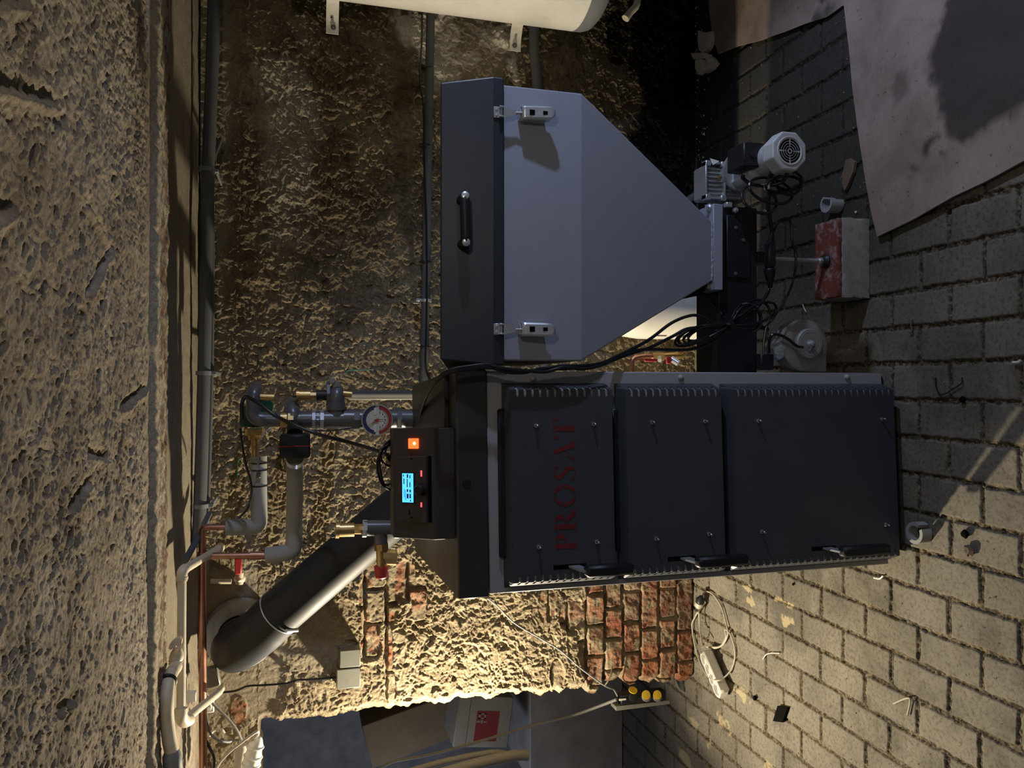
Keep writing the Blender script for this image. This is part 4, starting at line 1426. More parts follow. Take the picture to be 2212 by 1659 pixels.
# side taps in brass
for (x0_, y0_, x1_, y1_, r0_) in ((562, 857, 592, 858, 8), (741, 850, 760, 852, 7)):
    m = MB(); pc(m, (x0_, y0_, YA - .01), (x1_, y1_, YA - .01), r0_, 16)
    m.build('brass_stub', M_BRASS, pw)
v_ = thing('air_vent', 'brass automatic air vent on the dark pipe elbow above the gauge', 'air vent', P(700, 855, YA))
m = MB(); pc(m, (640, 854, YA), (646, 854, YA), 13, 20); pc(m, (645, 854, YA), (670, 854, YA), 11.5, 20); pc(m, (669, 854, YA), (684, 854, YA), 8.5, 8)
m.build('vent_body', M_BRASS, v_)
m = MB(); pc(m, (632, 856, YA), (641, 856, YA), 2.5, 10); m.build('vent_cap', M_BPLAST, v_)
m = MB(); pc(m, (683, 854, YA), (708, 854, YA), 11, 16); m.build('vent_socket', M_BPLAST, v_)
m = MB(); a = P(718, 822, YA); m.bbox((a.x - .010, a.y - .012, a.z - .008), (a.x + .008, a.y + .012, a.z + .010), .002)
m.hexn(P(727, 836, YA), P(726, 824, YA), .012)
m.build('square_plug', M_DIRTGREY, pw)

m = MB(); pc(m, (752, 850, 2.78), (898, 850, 2.78), 7, 16)
solo('insulated_pipe', m, M_FOAMD, 'dark vertical insulated pipe between the pipe elbow and boiler top', 'pipe')
m = MB(); a = P(893, 863, 2.80); b_ = P(754, 858, 2.80); m.bbox((a.x, 2.79, a.z), (b_.x + .004, 2.81, b_.z), .001)
solo('cable_trunking', m, M_WPLAST, 'narrow white cable trunking beside the dark vertical pipe', 'trunking')
# pressure gauge
YG = 2.40
gc = P(815, 907, YG)
gr = 34 * mpp(815, YG)
tocam = (CAM - gc).normalized(); tocam = Vector((tocam.x * .7, tocam.y, tocam.z * .7)).normalized()
gx_ = Vector((0, 0, 1)).cross(tocam).normalized() * 1.0
gx_ = -tocam.cross(Vector((0, 0, 1))).normalized(); gy_ = tocam.cross(gx_).normalized()
gx_ = gy_.cross(tocam).normalized()
G = Matrix(((gx_.x, gy_.x, tocam.x, gc.x), (gx_.y, gy_.y, tocam.y, gc.y), (gx_.z, gy_.z, tocam.z, gc.z), (0, 0, 0, 1)))
if gy_.z < 0:
    G = Matrix(((-gx_.x, -gy_.x, tocam.x, gc.x), (-gx_.y, -gy_.y, tocam.y, gc.y), (-gx_.z, -gy_.z, tocam.z, gc.z), (0, 0, 0, 1)))
gauge = thing('pressure_gauge', 'round thermometer and pressure gauge with red and blue ring above the boiler', 'gauge', gc)
m = MB(); m.lathe(gc - tocam * .035, tocam, [(gr * .96, 0), (gr, .004), (gr, .033), (gr * .97, .036), (gr * .93, .036), (gr * .93, .030)], 44)
m.build('gauge_case', M_STEEL, gauge)
m = MB(); m.lathe(gc - tocam * .004, tocam, [(gr * .93, 0), (gr * .93, .001)], 40); dial = m.build('dial_face', M_DIAL, gauge, smooth=0)


def garc(r0, r1, a0, a1, z, n=24):
    mb = MB()
    for i in range(n):
        p = math.radians(a0 + (a1 - a0) * i / n); r = math.radians(a0 + (a1 - a0) * (i + 1) / n)
        q = [G @ Vector((rr_ * gr * math.cos(t_), rr_ * gr * math.sin(t_), z)) for rr_, t_ in ((r1, p), (r1, r), (r0, r), (r0, p))]
        mb.prism(q, tocam * .0006)
    return mb


# the dial is mounted turned: blue on the upper half, red on the lower half as seen upright
garc(.70, .92, 8, 172, -.0025).build('blue_ring', M_BLUE, dial, smooth=0)
garc(.70, .92, -172, -8, -.0025).build('red_ring', M_DRED, dial, smooth=0)
m = MB()
for k in range(22):
    a = math.radians(-165 + 150 * k / 21)
    for (r0_, r1_) in ((.60, .68),):
        c_, s_ = math.cos(a), math.sin(a)
        q = [G @ Vector((c_ * r_ * gr - s_ * w_, s_ * r_ * gr + c_ * w_, -.0025)) for r_, w_ in ((r0_, -.0004), (r1_, -.0004), (r1_, .0004), (r0_, .0004))]
        m.prism(q, tocam * .0004)
for k in range(7):
    a = math.radians(-160 + 140 * k / 6)
    q0 = Vector((math.cos(a) * .5 * gr, math.sin(a) * .5 * gr, -.0025))
    m.box((-.0022, -.0013, 0), (.0022, .0013, .0004), G @ Matrix.Translation(q0))
m.build('dial_marks', M_INK, dial, smooth=0)
for sgn in (-1, 1):
    m = MB(); m.box((sgn * gr * .55 - gr * .22, -gr * .06 + gr * .12, -.0025), (sgn * gr * .55 + gr * .22, gr * .08 + gr * .12, -.0015), G); m.build('dial_label', M_WPLAST, dial, smooth=0)


def needle(ang, L0, L1, w, mat, z=.0):
    a = math.radians(ang); c_, s_ = math.cos(a), math.sin(a)
    q = [G @ Vector((c_ * r_ * gr - s_ * w_, s_ * r_ * gr + c_ * w_, z)) for r_, w_ in ((L0, -w), (L1, -w * .2), (L1, w * .2), (L0, w))]
    return MB().prism(q, tocam * .0006).build('needle', mat, dial, smooth=0)


needle(122, -.1, .70, .0018, M_RED, .0008)
needle(-87, -.2, .55, .0014, M_INK, .0)
needle(130, -.1, .45, .0014, M_INK, .0)
m = MB(); m.lathe(gc, tocam, [(gr * .10, 0), (gr * .10, .002), (0, .003)], 14); m.build('needle_hub', M_RED, dial)
m = MB(); m.cyl(gc - tocam * .035, gc - tocam * .06 + Vector((0, .07, 0)), .009, seg=12); m.build('gauge_stem', M_BRASS, gauge)

# circulation valve body with green tint behind the top elbow
m = MB(); a = P(548, 900, 2.60); s_ = mpp(548, 2.6)
m.bbox((a.x - 22 * s_, 2.58, a.z - 26 * s_), (a.x + 22 * s_, 2.66, a.z + 28 * s_), .006)
m.lathe(P(570, 880, 2.57), (0, -1, 0), [(.03, 0), (.028, .01), (.0, .012)], 20)
props(m.build('circulation_pump', M_GREEN), 'dark green pump housing tucked behind the top iron elbow', 'pump')
m = MB(); pc(m, (551, 926, 2.60), (551, 940, 2.60), 21, 8); pc(m, (551, 938, 2.60), (551, 950, 2.60), 14, 8)
pc(m, (551, 950, 2.60), (551, 992, 2.60), 8, 14); pc(m, (551, 962, 2.60), (551, 968, 2.60), 9.5, 8)
solo('brass_coupling', m, M_BRASS, 'brass coupling between the green pump and the upper insulated pipe', 'coupling')

# mixing valve actuator
act = thing('valve_actuator', 'black motor head with a thin red line on the mixing valve', 'actuator', P(670, 962, 2.42))
a = P(604, 990, 2.42); b_ = P(670, 937, 2.42)
m = MB(); m.bbox((a.x, 2.40, b_.z), (b_.x, 2.47, a.z), .006); m.build('housing', M_BPLAST, act)
c0 = P(637, 963, 2.42)
m = MB(); m.bbox((c0.x - .0012, 2.3985, b_.z - .001), (c0.x + .0012, 2.4715, a.z + .001), .0006); m.build('red_line', M_RED, act)
m = MB(); pc(m, (637, 938, 2.46), (637, 922, 2.49), 17, 16); m.build('valve_neck', M_BPLAST, act)
m = MB(); pc(m, (637, 989, 2.46), (637, 997, 2.48), 19, 20); m.build('lower_collar', M_STEEL, act)

# insulated elbow pipes to the left
m = MB(); pt(m, [(637, 992, 2.55), (636, 1100, 2.55), (635, 1140, 2.55), (635, 1178, 2.55), (631, 1187, 2.55), (620, 1193, 2.55), (600, 1197, 2.55), (573, 1200, 2.55)], 17.5, 22, 2)
solo('insulated_pipe', m, M_FOAM, 'light grey foam insulated pipe from the black actuator turning up to the copper', 'pipe')
m = MB(); pc(m, (574, 1200, 2.55), (558, 1200, 2.55), 8.5, 16); pc(m, (560, 1200, 2.55), (446, 1201, 2.55), 7, 16)
pc(m, (564, 1200, 2.55), (540, 1200, 2.55), 9, 16)
solo('copper_pipe', m, M_COPPER, 'short copper pipe joining the lower insulated elbow to the ceiling copper run', 'pipe')
YI = 2.60
m = MB(); pt(m, [(559, 985, YI), (559, 1040, YI), (560, 1118, YI), (558, 1131, YI), (550, 1138, YI), (530, 1139, YI), (488, 1139, YI)], 17, 22, 2)
ip = solo('insulated_pipe', m, M_FOAM, 'light grey foam insulated pipe under the green pump with black ties', 'pipe')
for y in (1000, 1015, 1049):
    q = MB(); p = P(559, y, YI); q.lathe(p - Vector((.002, 0, 0)), (1, 0, 0), [(17.8 * mpp(559, YI), 0), (17.8 * mpp(559, YI), .004)], 20); q.build('cable_tie', M_CABLE, ip)
q = MB(); p = P(558, 1027, YI - .032); q.bbox((p.x - .008, p.y - .004, p.z - .008), (p.x + .01, p.y + .006, p.z + .006), .002); q.build('sensor_probe', M_IRON, ip)
m = MB(); pc(m, (489, 1139, 2.60), (452, 1139, 2.60), 6.5, 16); pt(m, [(455, 1139, 2.60), (440, 1141, 2.60), (437, 1152, 2.60), (437, 1180, 2.60)], 7.5, 16, 4)
pt(m, [(437, 1165, 2.60), (437, 1300, 2.60), (438, 1500, 2.60), (439, 1760, 2.60), (440, 2200, 2.60)], 8.2, 18, 2)
pc(m, (437, 1192, 2.6), (437, 1208, 2.6), 9.8, 16); pc(m, (437, 1162, 2.6), (437, 1168, 2.6), 9.2, 16)
solo('copper_pipe', m, M_COPPER, 'long copper pipe running under the ceiling towards the doorway', 'pipe')

# cream plastic pipes near the ceiling
YQ = 2.22
m = MB(); pt(m, [(472, 1186, 2.62), (440, 1205, 2.50), (405, 1226, 2.30), (396, 1232, YQ)], 8, 14, 3)
pt(m, [(400, 1228, YQ + .02), (394, 1236, YQ), (393, 1255, YQ)], 11, 16, 4)
pc(m, (393, 1246, YQ), (393, 1252, YQ), 12.5, 18)
pt(m, [(393, 1250, YQ), (392, 1400, YQ), (391, 1535, YQ)], 9.2, 18, 2)
pt(m, [(391, 1530, YQ), (391, 1548, YQ), (398, 1558, YQ + .02), (408, 1555, YQ + .05)], 13.5, 18, 4)
pt(m, [(402, 1553, YQ + .04), (430, 1530, 2.35), (468, 1500, 2.6), (478, 1488, 2.75)], 9.0, 14, 3)
pc(m, (471, 1187, 2.62), (476, 1182, 2.66), 10, 14)
solo('cream_pipe', m, M_CREAM, 'cream plastic pipe with elbows running beside the copper pipe under the ceiling', 'pipe')
vt_ = thing('drain_valve', 'cream plastic valve with a ridged handle clipped on the cream pipe', 'valve', P(385, 1410, YQ - .03))
m = MB(); a = P(378, 1404, YQ - .035); s_ = mpp(378, YQ)
m.lathe(P(384, 1400, YQ - .03), P(378, 1440, YQ - .03) - P(384, 1400, YQ - .03), [(8 * s_, 0), (13 * s_, 10 * s_), (15 * s_, 20 * s_), (13 * s_, 28 * s_), (11 * s_, 34 * s_)], 20)
m.ring(P(380, 1428, YQ - .03), P(378, 1440, YQ) - P(384, 1400, YQ), 13.5 * s_, 1.6 * s_, 24, 6); m.ring(P(379, 1434, YQ - .03), P(378, 1440, YQ) - P(384, 1400, YQ), 12.5 * s_, 1.5 * s_, 24, 6)
m.build('valve_body', M_CREAM, vt_)
m = MB(); a = P(382, 1398, YQ - .055)
hp = [P(x, y, YQ - .058) for x, y in ((364, 1401), (366, 1393), (372, 1386), (380, 1379), (389, 1378), (393, 1383), (392, 1392), (386, 1397), (381, 1394), (377, 1400), (368, 1404))]
m.prism(hp, (0, .018, 0)); m.build('valve_handle', M_CREAM, vt_, smooth=0)
YF = 2.02
m = MB(); m.tube([P(380, 1440, YQ - .04), P(370, 1455, 2.10), P(363, 1475, 2.05), P(360, 1510, YF), P(361, 1560, YF), P(366, 1600, YF), P(371, 1625, YF)], .0165, 18, 5)
hose = solo('drain_hose', m, M_CREAM, 'thick dirty cream hose sagging under the ceiling beam', 'hose')
m = MB(); m.ring(P(361, 1472, 2.055), P(361, 1510, YF) - P(370, 1455, 2.10), .0195, .0045, 28, 10); m.build('rubber_ring', M_BPLAST, hose)
m = MB(); A = P(371, 1622, YF); B = P(377, 1720, YF); m.lathe(A, B - A, [(.017, 0), (.0215, .010), (.0225, .03), (.0225, .55)], 24); m.build('hose_sleeve', M_GCAP, hose)
# dull grey pipe and valve under the ceiling, half hidden
m = MB(); pt(m, [(400, 1212, 2.45), (428, 1160, 2.6), (452, 1110, 2.74)], 7, 12, 2)
solo('grey_stub_pipe', m, M_FOAMD, 'short dark pipe leaning behind the copper elbow under the ceiling', 'pipe')
sv = thing('shutoff_valve', 'small cream valve with a red lever above the flue mouth', 'valve', P(520, 1270, 2.93))
A = P(507, 1206, 2.90); B = P(526, 1240, 2.90)
m = MB(); m.bbox((B.x, 2.895, B.z + .006), (A.x, 2.905, A.z), .003); m.build('lever', M_RED, sv)
m = MB(); m.lathe(P(518, 1250, 2.93), (0, -1, 0), [(.020, 0), (.018, .01), (.010, .02), (0, .03)], 16); pc(m, (518, 1237, 2.92), (517, 1262, 2.92), 8, 12)
pc(m, (455, 1256, 2.93), (500, 1256, 2.93), 5.5, 12); m.build('valve_body', M_CREAM, sv)

# ================================================================== FLUE
flue = thing('flue_pipe', 'fat dark grey steel flue pipe slanting from the boiler up into the wall', 'flue', P(845, 1117, 2.45))
FR = .0755
A = P(872, 1092, 2.46); Bp = P(598, 1328, 2.56); Cc = P(548, 1372, 2.60)
m = MB(); m.cyl(A, Bp, FR, seg=48); m.build('straight_section', M_FLUE, flue)
dirv = (Cc - Bp).normalized()
e1 = Bp; e2 = P(566, 1360, 2.585); e3 = P(510, 1400, 2.68); e4 = P(515, 1388, 2.80); e5 = P(520, 1375, 3.02)
m = MB(); m.tube([e1 - dirv * .012, e1 + (e2 - e1) * .5, e2, P(532, 1386, 2.625), e3, P(508, 1399, 2.75), e4, e5], FR * 1.02, 48, 3); m.build('elbow_section', M_FLUE, flue)
for tpt in (.0,):
    m = MB(); m.ring(e1 - dirv * .012, dirv, FR * 1.012, .0022, 56, 8); m.build('joint_ring', M_STEEL, flue)
m = MB(); m.ring(e2 + (e3 - e2) * .25, (e3 - e1), FR * 1.028, .0012, 56, 6); m.build('elbow_seam', M_FLUE, flue)
p = e1 - dirv * .012 + Vector((-.60, -.62, -.50)).normalized() * FR * 1.02
m = MB(); q = dirv.cross(Vector((-.60, -.62, -.50)).normalized()).normalized()
m.cyl(p - q * .026, p + q * .026, .0062, seg=10); m.build('clamp_screw', M_STEEL, flue)
# the mortar collar round the hole
m = MB(); cpt = P(519, 1372, 2.965)
m.lathe(cpt, (0, -1, 0), [(FR * 1.75, -.02), (FR * 1.62, .012), (FR * 1.3, .024), (FR * 1.04, .020), (FR * 1.03, -.02)], 48, cap=False)
struct('trim_3', m, M_BACKWALL)

# ================================================================== SAFETY GROUP
YS = 2.30
sg = thing('safety_group', 'black iron tee with brass vent and red capped safety valve left of the controller', 'safety valve', P(860, 1150, YS))
m = MB(); pc(m, (786, 1141, YS), (862, 1140, YS), 17, 20); pc(m, (822, 1140, YS), (823, 1174, YS), 14, 20)
m.build('iron_tee', M_IRON, sg)
m = MB(); pc(m, (792, 1142, YS), (783, 1142, YS), 19, 8); m.build('steel_nut', M_STEEL, sg)
m = MB(); pc(m, (852, 1144, YS), (862, 1144, YS), 19, 8); m.build('steel_nut', M_STEEL, sg)
m = MB(); pc(m, (783, 1143, YS), (764, 1143, YS), 11, 8); pc(m, (765, 1144, YS), (733, 1145, YS), 15, 20); pc(m, (733, 1145, YS), (725, 1145, YS), 18, 20)
m.build('brass_vent', M_BRASS, sg)
m = MB(); pc(m, (723, 1157, YS), (716, 1158, YS), 4, 12); m.build('vent_cap', M_BPLAST, sg)
m = MB(); pc(m, (823, 1174, YS), (824, 1188, YS), 15, 8); pc(m, (824, 1186, YS), (825, 1222, YS), 11.5, 18)
pc(m, (826, 1203, YS), (856, 1204, YS), 17, 8); m.build('brass_valve', M_BRASS, sg)
m = MB(); A = P(823, 1222, YS); B = P(824, 1249, YS)
m.lathe(A, B - A, [(.0195, 0), (.021, .003), (.018, (B - A).length * .9), (.014, (B - A).length)], 14); m.build('red_cap', M_RED, sg)

# ================================================================== BOXES AND CABLES ON THE WALL
jb = thing('junction_box', 'flat grey two-part junction box on the bare plaster left of the flue', 'junction box', P(755, 1446, 2.97))
for y0_, y1_ in ((1407, 1441), (1448, 1486)):
    a = P(779, y1_, 2.92); b_ = P(734 - (y1_ - 1441) * .15, y0_, 2.92)
    m = MB(); m.bbox((a.x, 2.925, a.z), (b_.x, 2.985, b_.z), .003); m.build('box_cover', M_JBOX, jb)
a = P(776, 1488, 2.93); b_ = P(734, 1406, 2.93)
m = MB(); m.bbox((a.x + .002, 2.94, a.z + .003), (b_.x, 2.99, b_.z + .004), .002); m.build('box_base', M_IRON, jb)
m = MB(); pt(m, [(478, 1496, 2.955), (510, 1492, 2.955), (535, 1482, 2.955), (570, 1480, 2.955), (620, 1476, 2.955), (645, 1469, 2.955), (690, 1467, 2.955), (735, 1462, 2.955)], 2.4, 8, 4)
wc = solo('wall_cable', m, M_CABLE, 'black cable clipped across the plaster to the grey junction box', 'cable')
m = MB(); a = P(644, 1476, 2.945); m.bbox((a.x - .008, 2.935, a.z - .007), (a.x + .008, 2.975, a.z + .007), .0015); m.build('cable_clip', M_CREAM, wc)
m = MB(); a = P(455, 1463, 2.70); 
Mx = Matrix.Translation(a) @ Matrix.Rotation(math.radians(-12), 4, 'Y')
m.bbox((-.032, -.01, -.026), (.032, .02, .026), .003, Mx)
solo('junction_box', m, M_JBOX, 'small square grey junction box tilted behind the copper pipe', 'junction box')
m = MB(); a = P(575, 845, 2.95); pt(m, [(745, 806, 2.955), (752, 800, 2.955), (780, 799, 2.955), (807, 798, 2.955)], 1.7, 8, 3)
solo('green_wire', m, M_GREEN, 'short green wire end sticking out of plaster right of the gauge', 'wire', 'green wire ends in the wall')
m = MB(); pt(m, [(523, 988, 2.955), (514, 995, 2.955), (512, 1012, 2.955), (512, 1034, 2.955)], 1.7, 8, 3)
solo('green_wire', m, M_GREEN, 'short green wire end beside the brass coupling under the ceiling', 'wire', 'green wire ends in the wall')

# cables round the pump and console
m = MB(); pt(m, [(524, 905, 2.42), (522, 880, 2.40), (526, 862, 2.40), (535, 858, 2.40), (560, 872, 2.38), (590, 895, 2.36), (640, 920, 2.36), (700, 942, 2.34), (760, 957, 2.25), (815, 974, 2.10), (840, 985, 2.02), (858, 1000, 2.05)], 4.2, 10, 5)
solo('pump_cable', m, M_CABLE, 'thick black cable slanting from the pump down to the controller', 'cable')
m = MB(); pt(m, [(519, 925, 2.45), (523, 960, 2.45), (530, 1000, 2.45), (539, 1030, 2.47), (543, 1060, 2.5), (536, 1095, 2.55), (520, 1115, 2.6), (505, 1125, 2.7)], 2.8, 8, 5)
solo('pump_cable', m, M_CABLE, 'black cable hanging beside the upper insulated pipe', 'cable')
m = MB(); pt(m, [(585, 926, 2.5), (570, 935, 2.48), (560, 955, 2.48), (557, 980, 2.5), (558, 1010, 2.52)], 1.6, 8, 4)
solo('sensor_wire', m, M_FOAM, 'thin pale sensor wire curving down to the tied insulated pipe', 'wire')
m = MB(); pt(m, [(680, 930, 2.45), (720, 930, 2.45), (780, 921, 2.45), (800, 915, 2.45)], 1.6, 8, 4)
solo('sensor_wire', m, M_CABLE, 'thin dark sensor wire running under the iron riser to the gauge', 'wire')
cb = [[(858, 940, 2.05), (830, 962, 2.0), (818, 985, 1.99), (815, 1010, 1.99), (822, 1040, 1.99), (835, 1055, 2.0), (858, 1062, 2.05)],
      [(858, 955, 2.05), (835, 965, 2.01), (822, 980, 2.0), (828, 1000, 2.0), (845, 1008, 2.03), (860, 1010, 2.07)],
      [(858, 1000, 2.06), (838, 985, 2.0), (826, 975, 2.0), (820, 1000, 2.0), (824, 1030, 2.0), (832, 1048, 2.0), (846, 1044, 2.04), (860, 1036, 2.07)],
      [(860, 930, 2.07), (848, 950, 2.03), (832, 975, 2.01), (846, 1000, 2.03), (860, 990, 2.07)]]
for c, lb in zip(cb, ('black cable making the widest bow behind the controller screen', 'short black cable loop nearest the lit red switch side, behind the controller', 'black cable crossing twice inside the bow behind the controller', 'black cable arching from the controller corner beside the gauge')):
    m = MB(); pt(m, c, 2.6, 8, 5)
    solo('console_cable', m, M_CABLE, lb, 'cable', 'black cables behind the controller')

# cable run from the console over to the feeder
def strand(off, y_, end):
    base = [(905, 915, 2.42), (908, 893, 2.30), (918, 862, 2.10), (932, 836, 1.90), (952, 815, 1.79), (975, 804, 1.775), (1010, 798, 1.775), (1050, 794, 1.775)]
    return base


mid1 = [(1090, 798, 1.775), (1120, 802, 1.775), (1160, 799, 1.775), (1210, 791, 1.775), (1260, 790, 1.78), (1300, 784, 1.80), (1340, 766, 1.84)]
mid2 = [(1090, 803, 1.775), (1130, 805, 1.775), (1170, 796, 1.775), (1210, 797, 1.775), (1255, 794, 1.78), (1300, 788, 1.80), (1345, 770, 1.84)]
mid3 = [(1090, 796, 1.768), (1140, 801, 1.768), (1180, 803, 1.768), (1220, 793, 1.768), (1260, 797, 1.775), (1305, 786, 1.80), (1350, 762, 1.84)]
end1 = [(1400, 735, 1.88), (1450, 698, 1.90), (1490, 682, 1.90), (1515, 684, 1.90), (1545, 700, 1.90), (1580, 703, 1.90), (1625, 706, 1.90), (1660, 712, 1.90)]
end2 = [(1400, 752, 1.88), (1450, 728, 1.90), (1485, 710, 1.90), (1530, 707, 1.90), (1590, 702, 1.90), (1640, 660, 1.90), (1660, 625, 1.92), (1664, 600, 1.92)]
end3 = [(1400, 755, 1.88), (1470, 756, 1.90), (1505, 752, 1.90), (1545, 735, 1.90), (1580, 702, 1.90), (1620, 665, 1.90), (1655, 640, 1.92), (1666, 600, 1.92)]
for i, (md_, en_, tx_) in enumerate(((mid1, end1, 'topmost'), (mid2, end2, 'middle'), (mid3, end3, 'lowest'))):
    b0 = [(x + i * 1.5, y - i * 3, Y) for x, y, Y in strand(0, 0, 0)]
    m = MB(); pt(m, b0 + md_ + en_, 3.0, 8, 5)
    solo('feeder_cable', m, M_CABLE, 'black cable from controller to coil, %s of three crossing the white vessel' % tx_, 'cable', 'black cables between controller and feeder')

# the tied coil of cable in front of the feed tube
m = MB(); random.seed(8)
cc = P(1578, 702, 1.90)
for k in range(9):
    big = 1.0 + .12 * (k % 4)
    up_ = k % 2
    pts = []
    ext = (100 if up_ else 82) * big * (.82 + .22 * random.random()); wid = (30 if up_ else 34) * (.55 + .6 * random.random())
    ang = math.radians((162 if up_ else -24) + random.uniform(-7, 7))
    for j in range(18):
        t_ = 2 * math.pi * j / 18
        ex = ext * .5 * (1 - math.cos(t_)); ey = wid * math.sin(t_) * math.sin(t_ * .5)
        x = 1578 + ex * math.cos(ang) - ey * math.sin(ang); y = 702 - 0 + ex * -math.sin(ang) * -1 + ey * math.cos(ang)
        if up_: y = 702 + abs(ex) * .28 + ey
        else: y = 702 - abs(ex) * .38 + ey
        pts.append((x, y, 1.90 + .012 * math.sin(t_ * 2 + k) - .0))
    pt(m, pts, 2.9, 8, 2, closed=True)
coil = solo('cable_coil', m, M_CABLE, 'tied coil of spare black cable hanging in front of the feed tube', 'cable coil')
m = MB(); m.lathe(P(1572, 703, 1.90), P(1590, 700, 1.90) - P(1572, 703, 1.90), [(.017, 0), (.017, .012)], 14); m.build('tie_wrap', M_CABLE, coil)

# plug and socket pair above the coil
pl = thing('plug_connector', 'black inline plug and socket hanging beside the threaded rod', 'plug', P(1665, 555, 1.9))
m = MB(); a = P(1664, 553, 1.88); m.bbox((a.x - .033, a.y - .013, a.z - .012), (a.x + .038, a.y + .013, a.z + .014), .005); m.build('socket_half', M_BPLAST, pl)
m = MB(); A = P(1662, 578, 1.88); B = P(1664, 622, 1.89); m.lathe(A, B - A, [(.012, 0), (.016, .004), (.015, .02), (.007, .05), (.006, (B - A).length)], 14); m.build('plug_half', M_BPLAST, pl)
m = MB(); A = P(1664, 532, 1.88); B = P(1668, 498, 1.87); m.lathe(A, B - A, [(.012, 0), (.011, .01), (.006, .035), (.005, (B - A).length)], 14); m.build('cord_grip', M_BPLAST, pl)
m = MB(); pt(m, [(1668, 500, 1.87), (1663, 470, 1.85), (1659, 440, 1.83), (1662, 415, 1.82), (1658, 395, 1.80), (1672, 365, 1.78), (1690, 362, 1.76), (1700, 375, 1.76), (1690, 392, 1.78), (1665, 400, 1.80), (1625, 398, 1.84), (1605, 385, 1.86), (1606, 378, 1.86)], 4.0, 10, 5)
solo('motor_cable', m, M_CABLE, 'thick black cable rising from the plug to the motor terminal box', 'cable')
m = MB()
for k, (cx_, cy_, rx_, ry_, tl) in enumerate(((1700, 388, 34, 22, .2), (1692, 398, 38, 17, -.1), (1665, 412, 48, 26, .3), (1640, 430, 40, 28, .5), (1705, 395, 27, 26, 0))):
    pts = []
    for j in range(14):
        t_ = 2 * math.pi * j / 14
        ex, ey = rx_ * math.cos(t_), ry_ * math.sin(t_)
        pts.append((cx_ + ex * math.cos(tl) - ey * math.sin(tl), cy_ + ex * math.sin(tl) + ey * math.cos(tl), 1.80 + .02 * math.sin(t_ + k)))
    pt(m, pts, 3.3, 8, 2, closed=True)
coil2 = solo('cable_coil', m, M_CABLE, 'loose coil of black cable below the motor fan cover', 'cable coil')
m = MB(); a = P(1657, 404, 1.79); m.bbox((a.x - .008, a.y - .01, a.z - .004), (a.x + .008, a.y + .01, a.z + .004), .002); m.build('tie_wrap', M_STEEL, coil2)
m = MB(); pt(m, [(1671, 500, 1.87), (1682, 478, 1.86), (1700, 472, 1.86), (1709, 485, 1.86), (1711, 520, 1.86), (1718, 545, 1.86), (1719, 575, 1.86), (1712, 610, 1.87), (1700, 640, 1.87), (1685, 665, 1.88), (1668, 690, 1.88), (1656, 705, 1.89), (1650, 740, 1.89), (1650, 765, 1.885)], 2.8, 8, 5)
solo('blower_cable', m, M_CABLE, 'thin black cable bowing out in front of the floor down to the blower', 'cable')
m = MB(); pt(m, [(1662, 762, 1.87), (1661, 742, 1.86), (1668, 724, 1.85), (1685, 724, 1.85), (1704, 734, 1.85), (1722, 748, 1.85), (1734, 750, 1.862)], 3.3, 8, 5)
solo('blower_lead', m, M_CABLE, 'short black lead curling over the blower disc to its hub', 'cable')
m = MB(); pt(m, [(1524, 640, 2.05), (1545, 652, 2.0), (1560, 662, 1.96)], 2.4, 8, 3); pt(m, [(1530, 638, 2.05), (1540, 655, 2.0), (1560, 680, 1.965)], 2.4, 8, 3)
solo('sensor_cable', m, M_CABLE, 'two thin black leads crossing under the hopper gusset', 'cable')

# thin cable from boiler to the socket bar, pale cord beyond
m = MB(); pt(m, [(893, 1163, 2.55), (905, 1175, 2.5), (918, 1200, 2.45), (930, 1222, 2.6)], 1.8, 8, 4)
solo('mains_lead', m, M_GCAP, 'pale grey lead coming out behind the controller and down the casing', 'cable')
m = MB(); pt(m, [(1052, 1292, 2.70), (1075, 1310, 2.90), (1110, 1345, 2.94), (1160, 1375, 2.945), (1210, 1405, 2.945), (1250, 1440, 2.945), (1290, 1470, 2.945), (1306, 1481, 2.95), (1318, 1487, 2.97), (1326, 1490, 3.0), (1334, 1504, 3.0)], 1.9, 8, 4)
solo('mains_lead', m, M_GCAP, 'thin dark lead crossing the plaster from boiler to the yellow socket bar', 'cable')
m = MB(); pt(m, [(1306, 1481, 2.95), (1314, 1470, 2.94), (1321, 1452, 2.945), (1322, 1440, 2.955)], 1.6, 8, 3)
solo('lead_tail', m, M_WOOD, 'short brown wire tail beside the thin lead on the brick edge', 'wire')

# bar of three sockets with yellow lids
YT = 3.05
a = P(1436, 1516, YT); b_ = P(1340, 1494, YT)
a.x = P(1388, 1516, YT).x; b_.x = P(1388, 1496, YT).x
sb = thing('socket_bar', 'dark upright bar of sockets with yellow lids at the doorway edge', 'socket strip', ((a.x + b_.x) / 2, YT, a.z))
m = MB(); m.bbox((a.x, YT - .01, a.z), (b_.x, YT + .035, b_.z), .003); m.build('bar_body', M_BPLAST, sb)
a2 = P(1444, 1526, YT); b2 = P(1328, 1517, YT)
a2.x = P(1388, 1526, YT).x; b2.x = P(1388, 1517, YT).x
m = MB(); m.bbox((a2.x, YT - .012, a2.z), (b2.x, YT + .045, b2.z), .002); m.build('backing_plate', M_JBOX, sb)
m = MB(); c0 = P(1345, 1511, YT - .012); m.bbox((c0.x - .004, c0.y - .002, c0.z - .016), (c0.x + .004, c0.y + .003, c0.z + .016), .001); m.build('switch', M_WPLAST, sb)
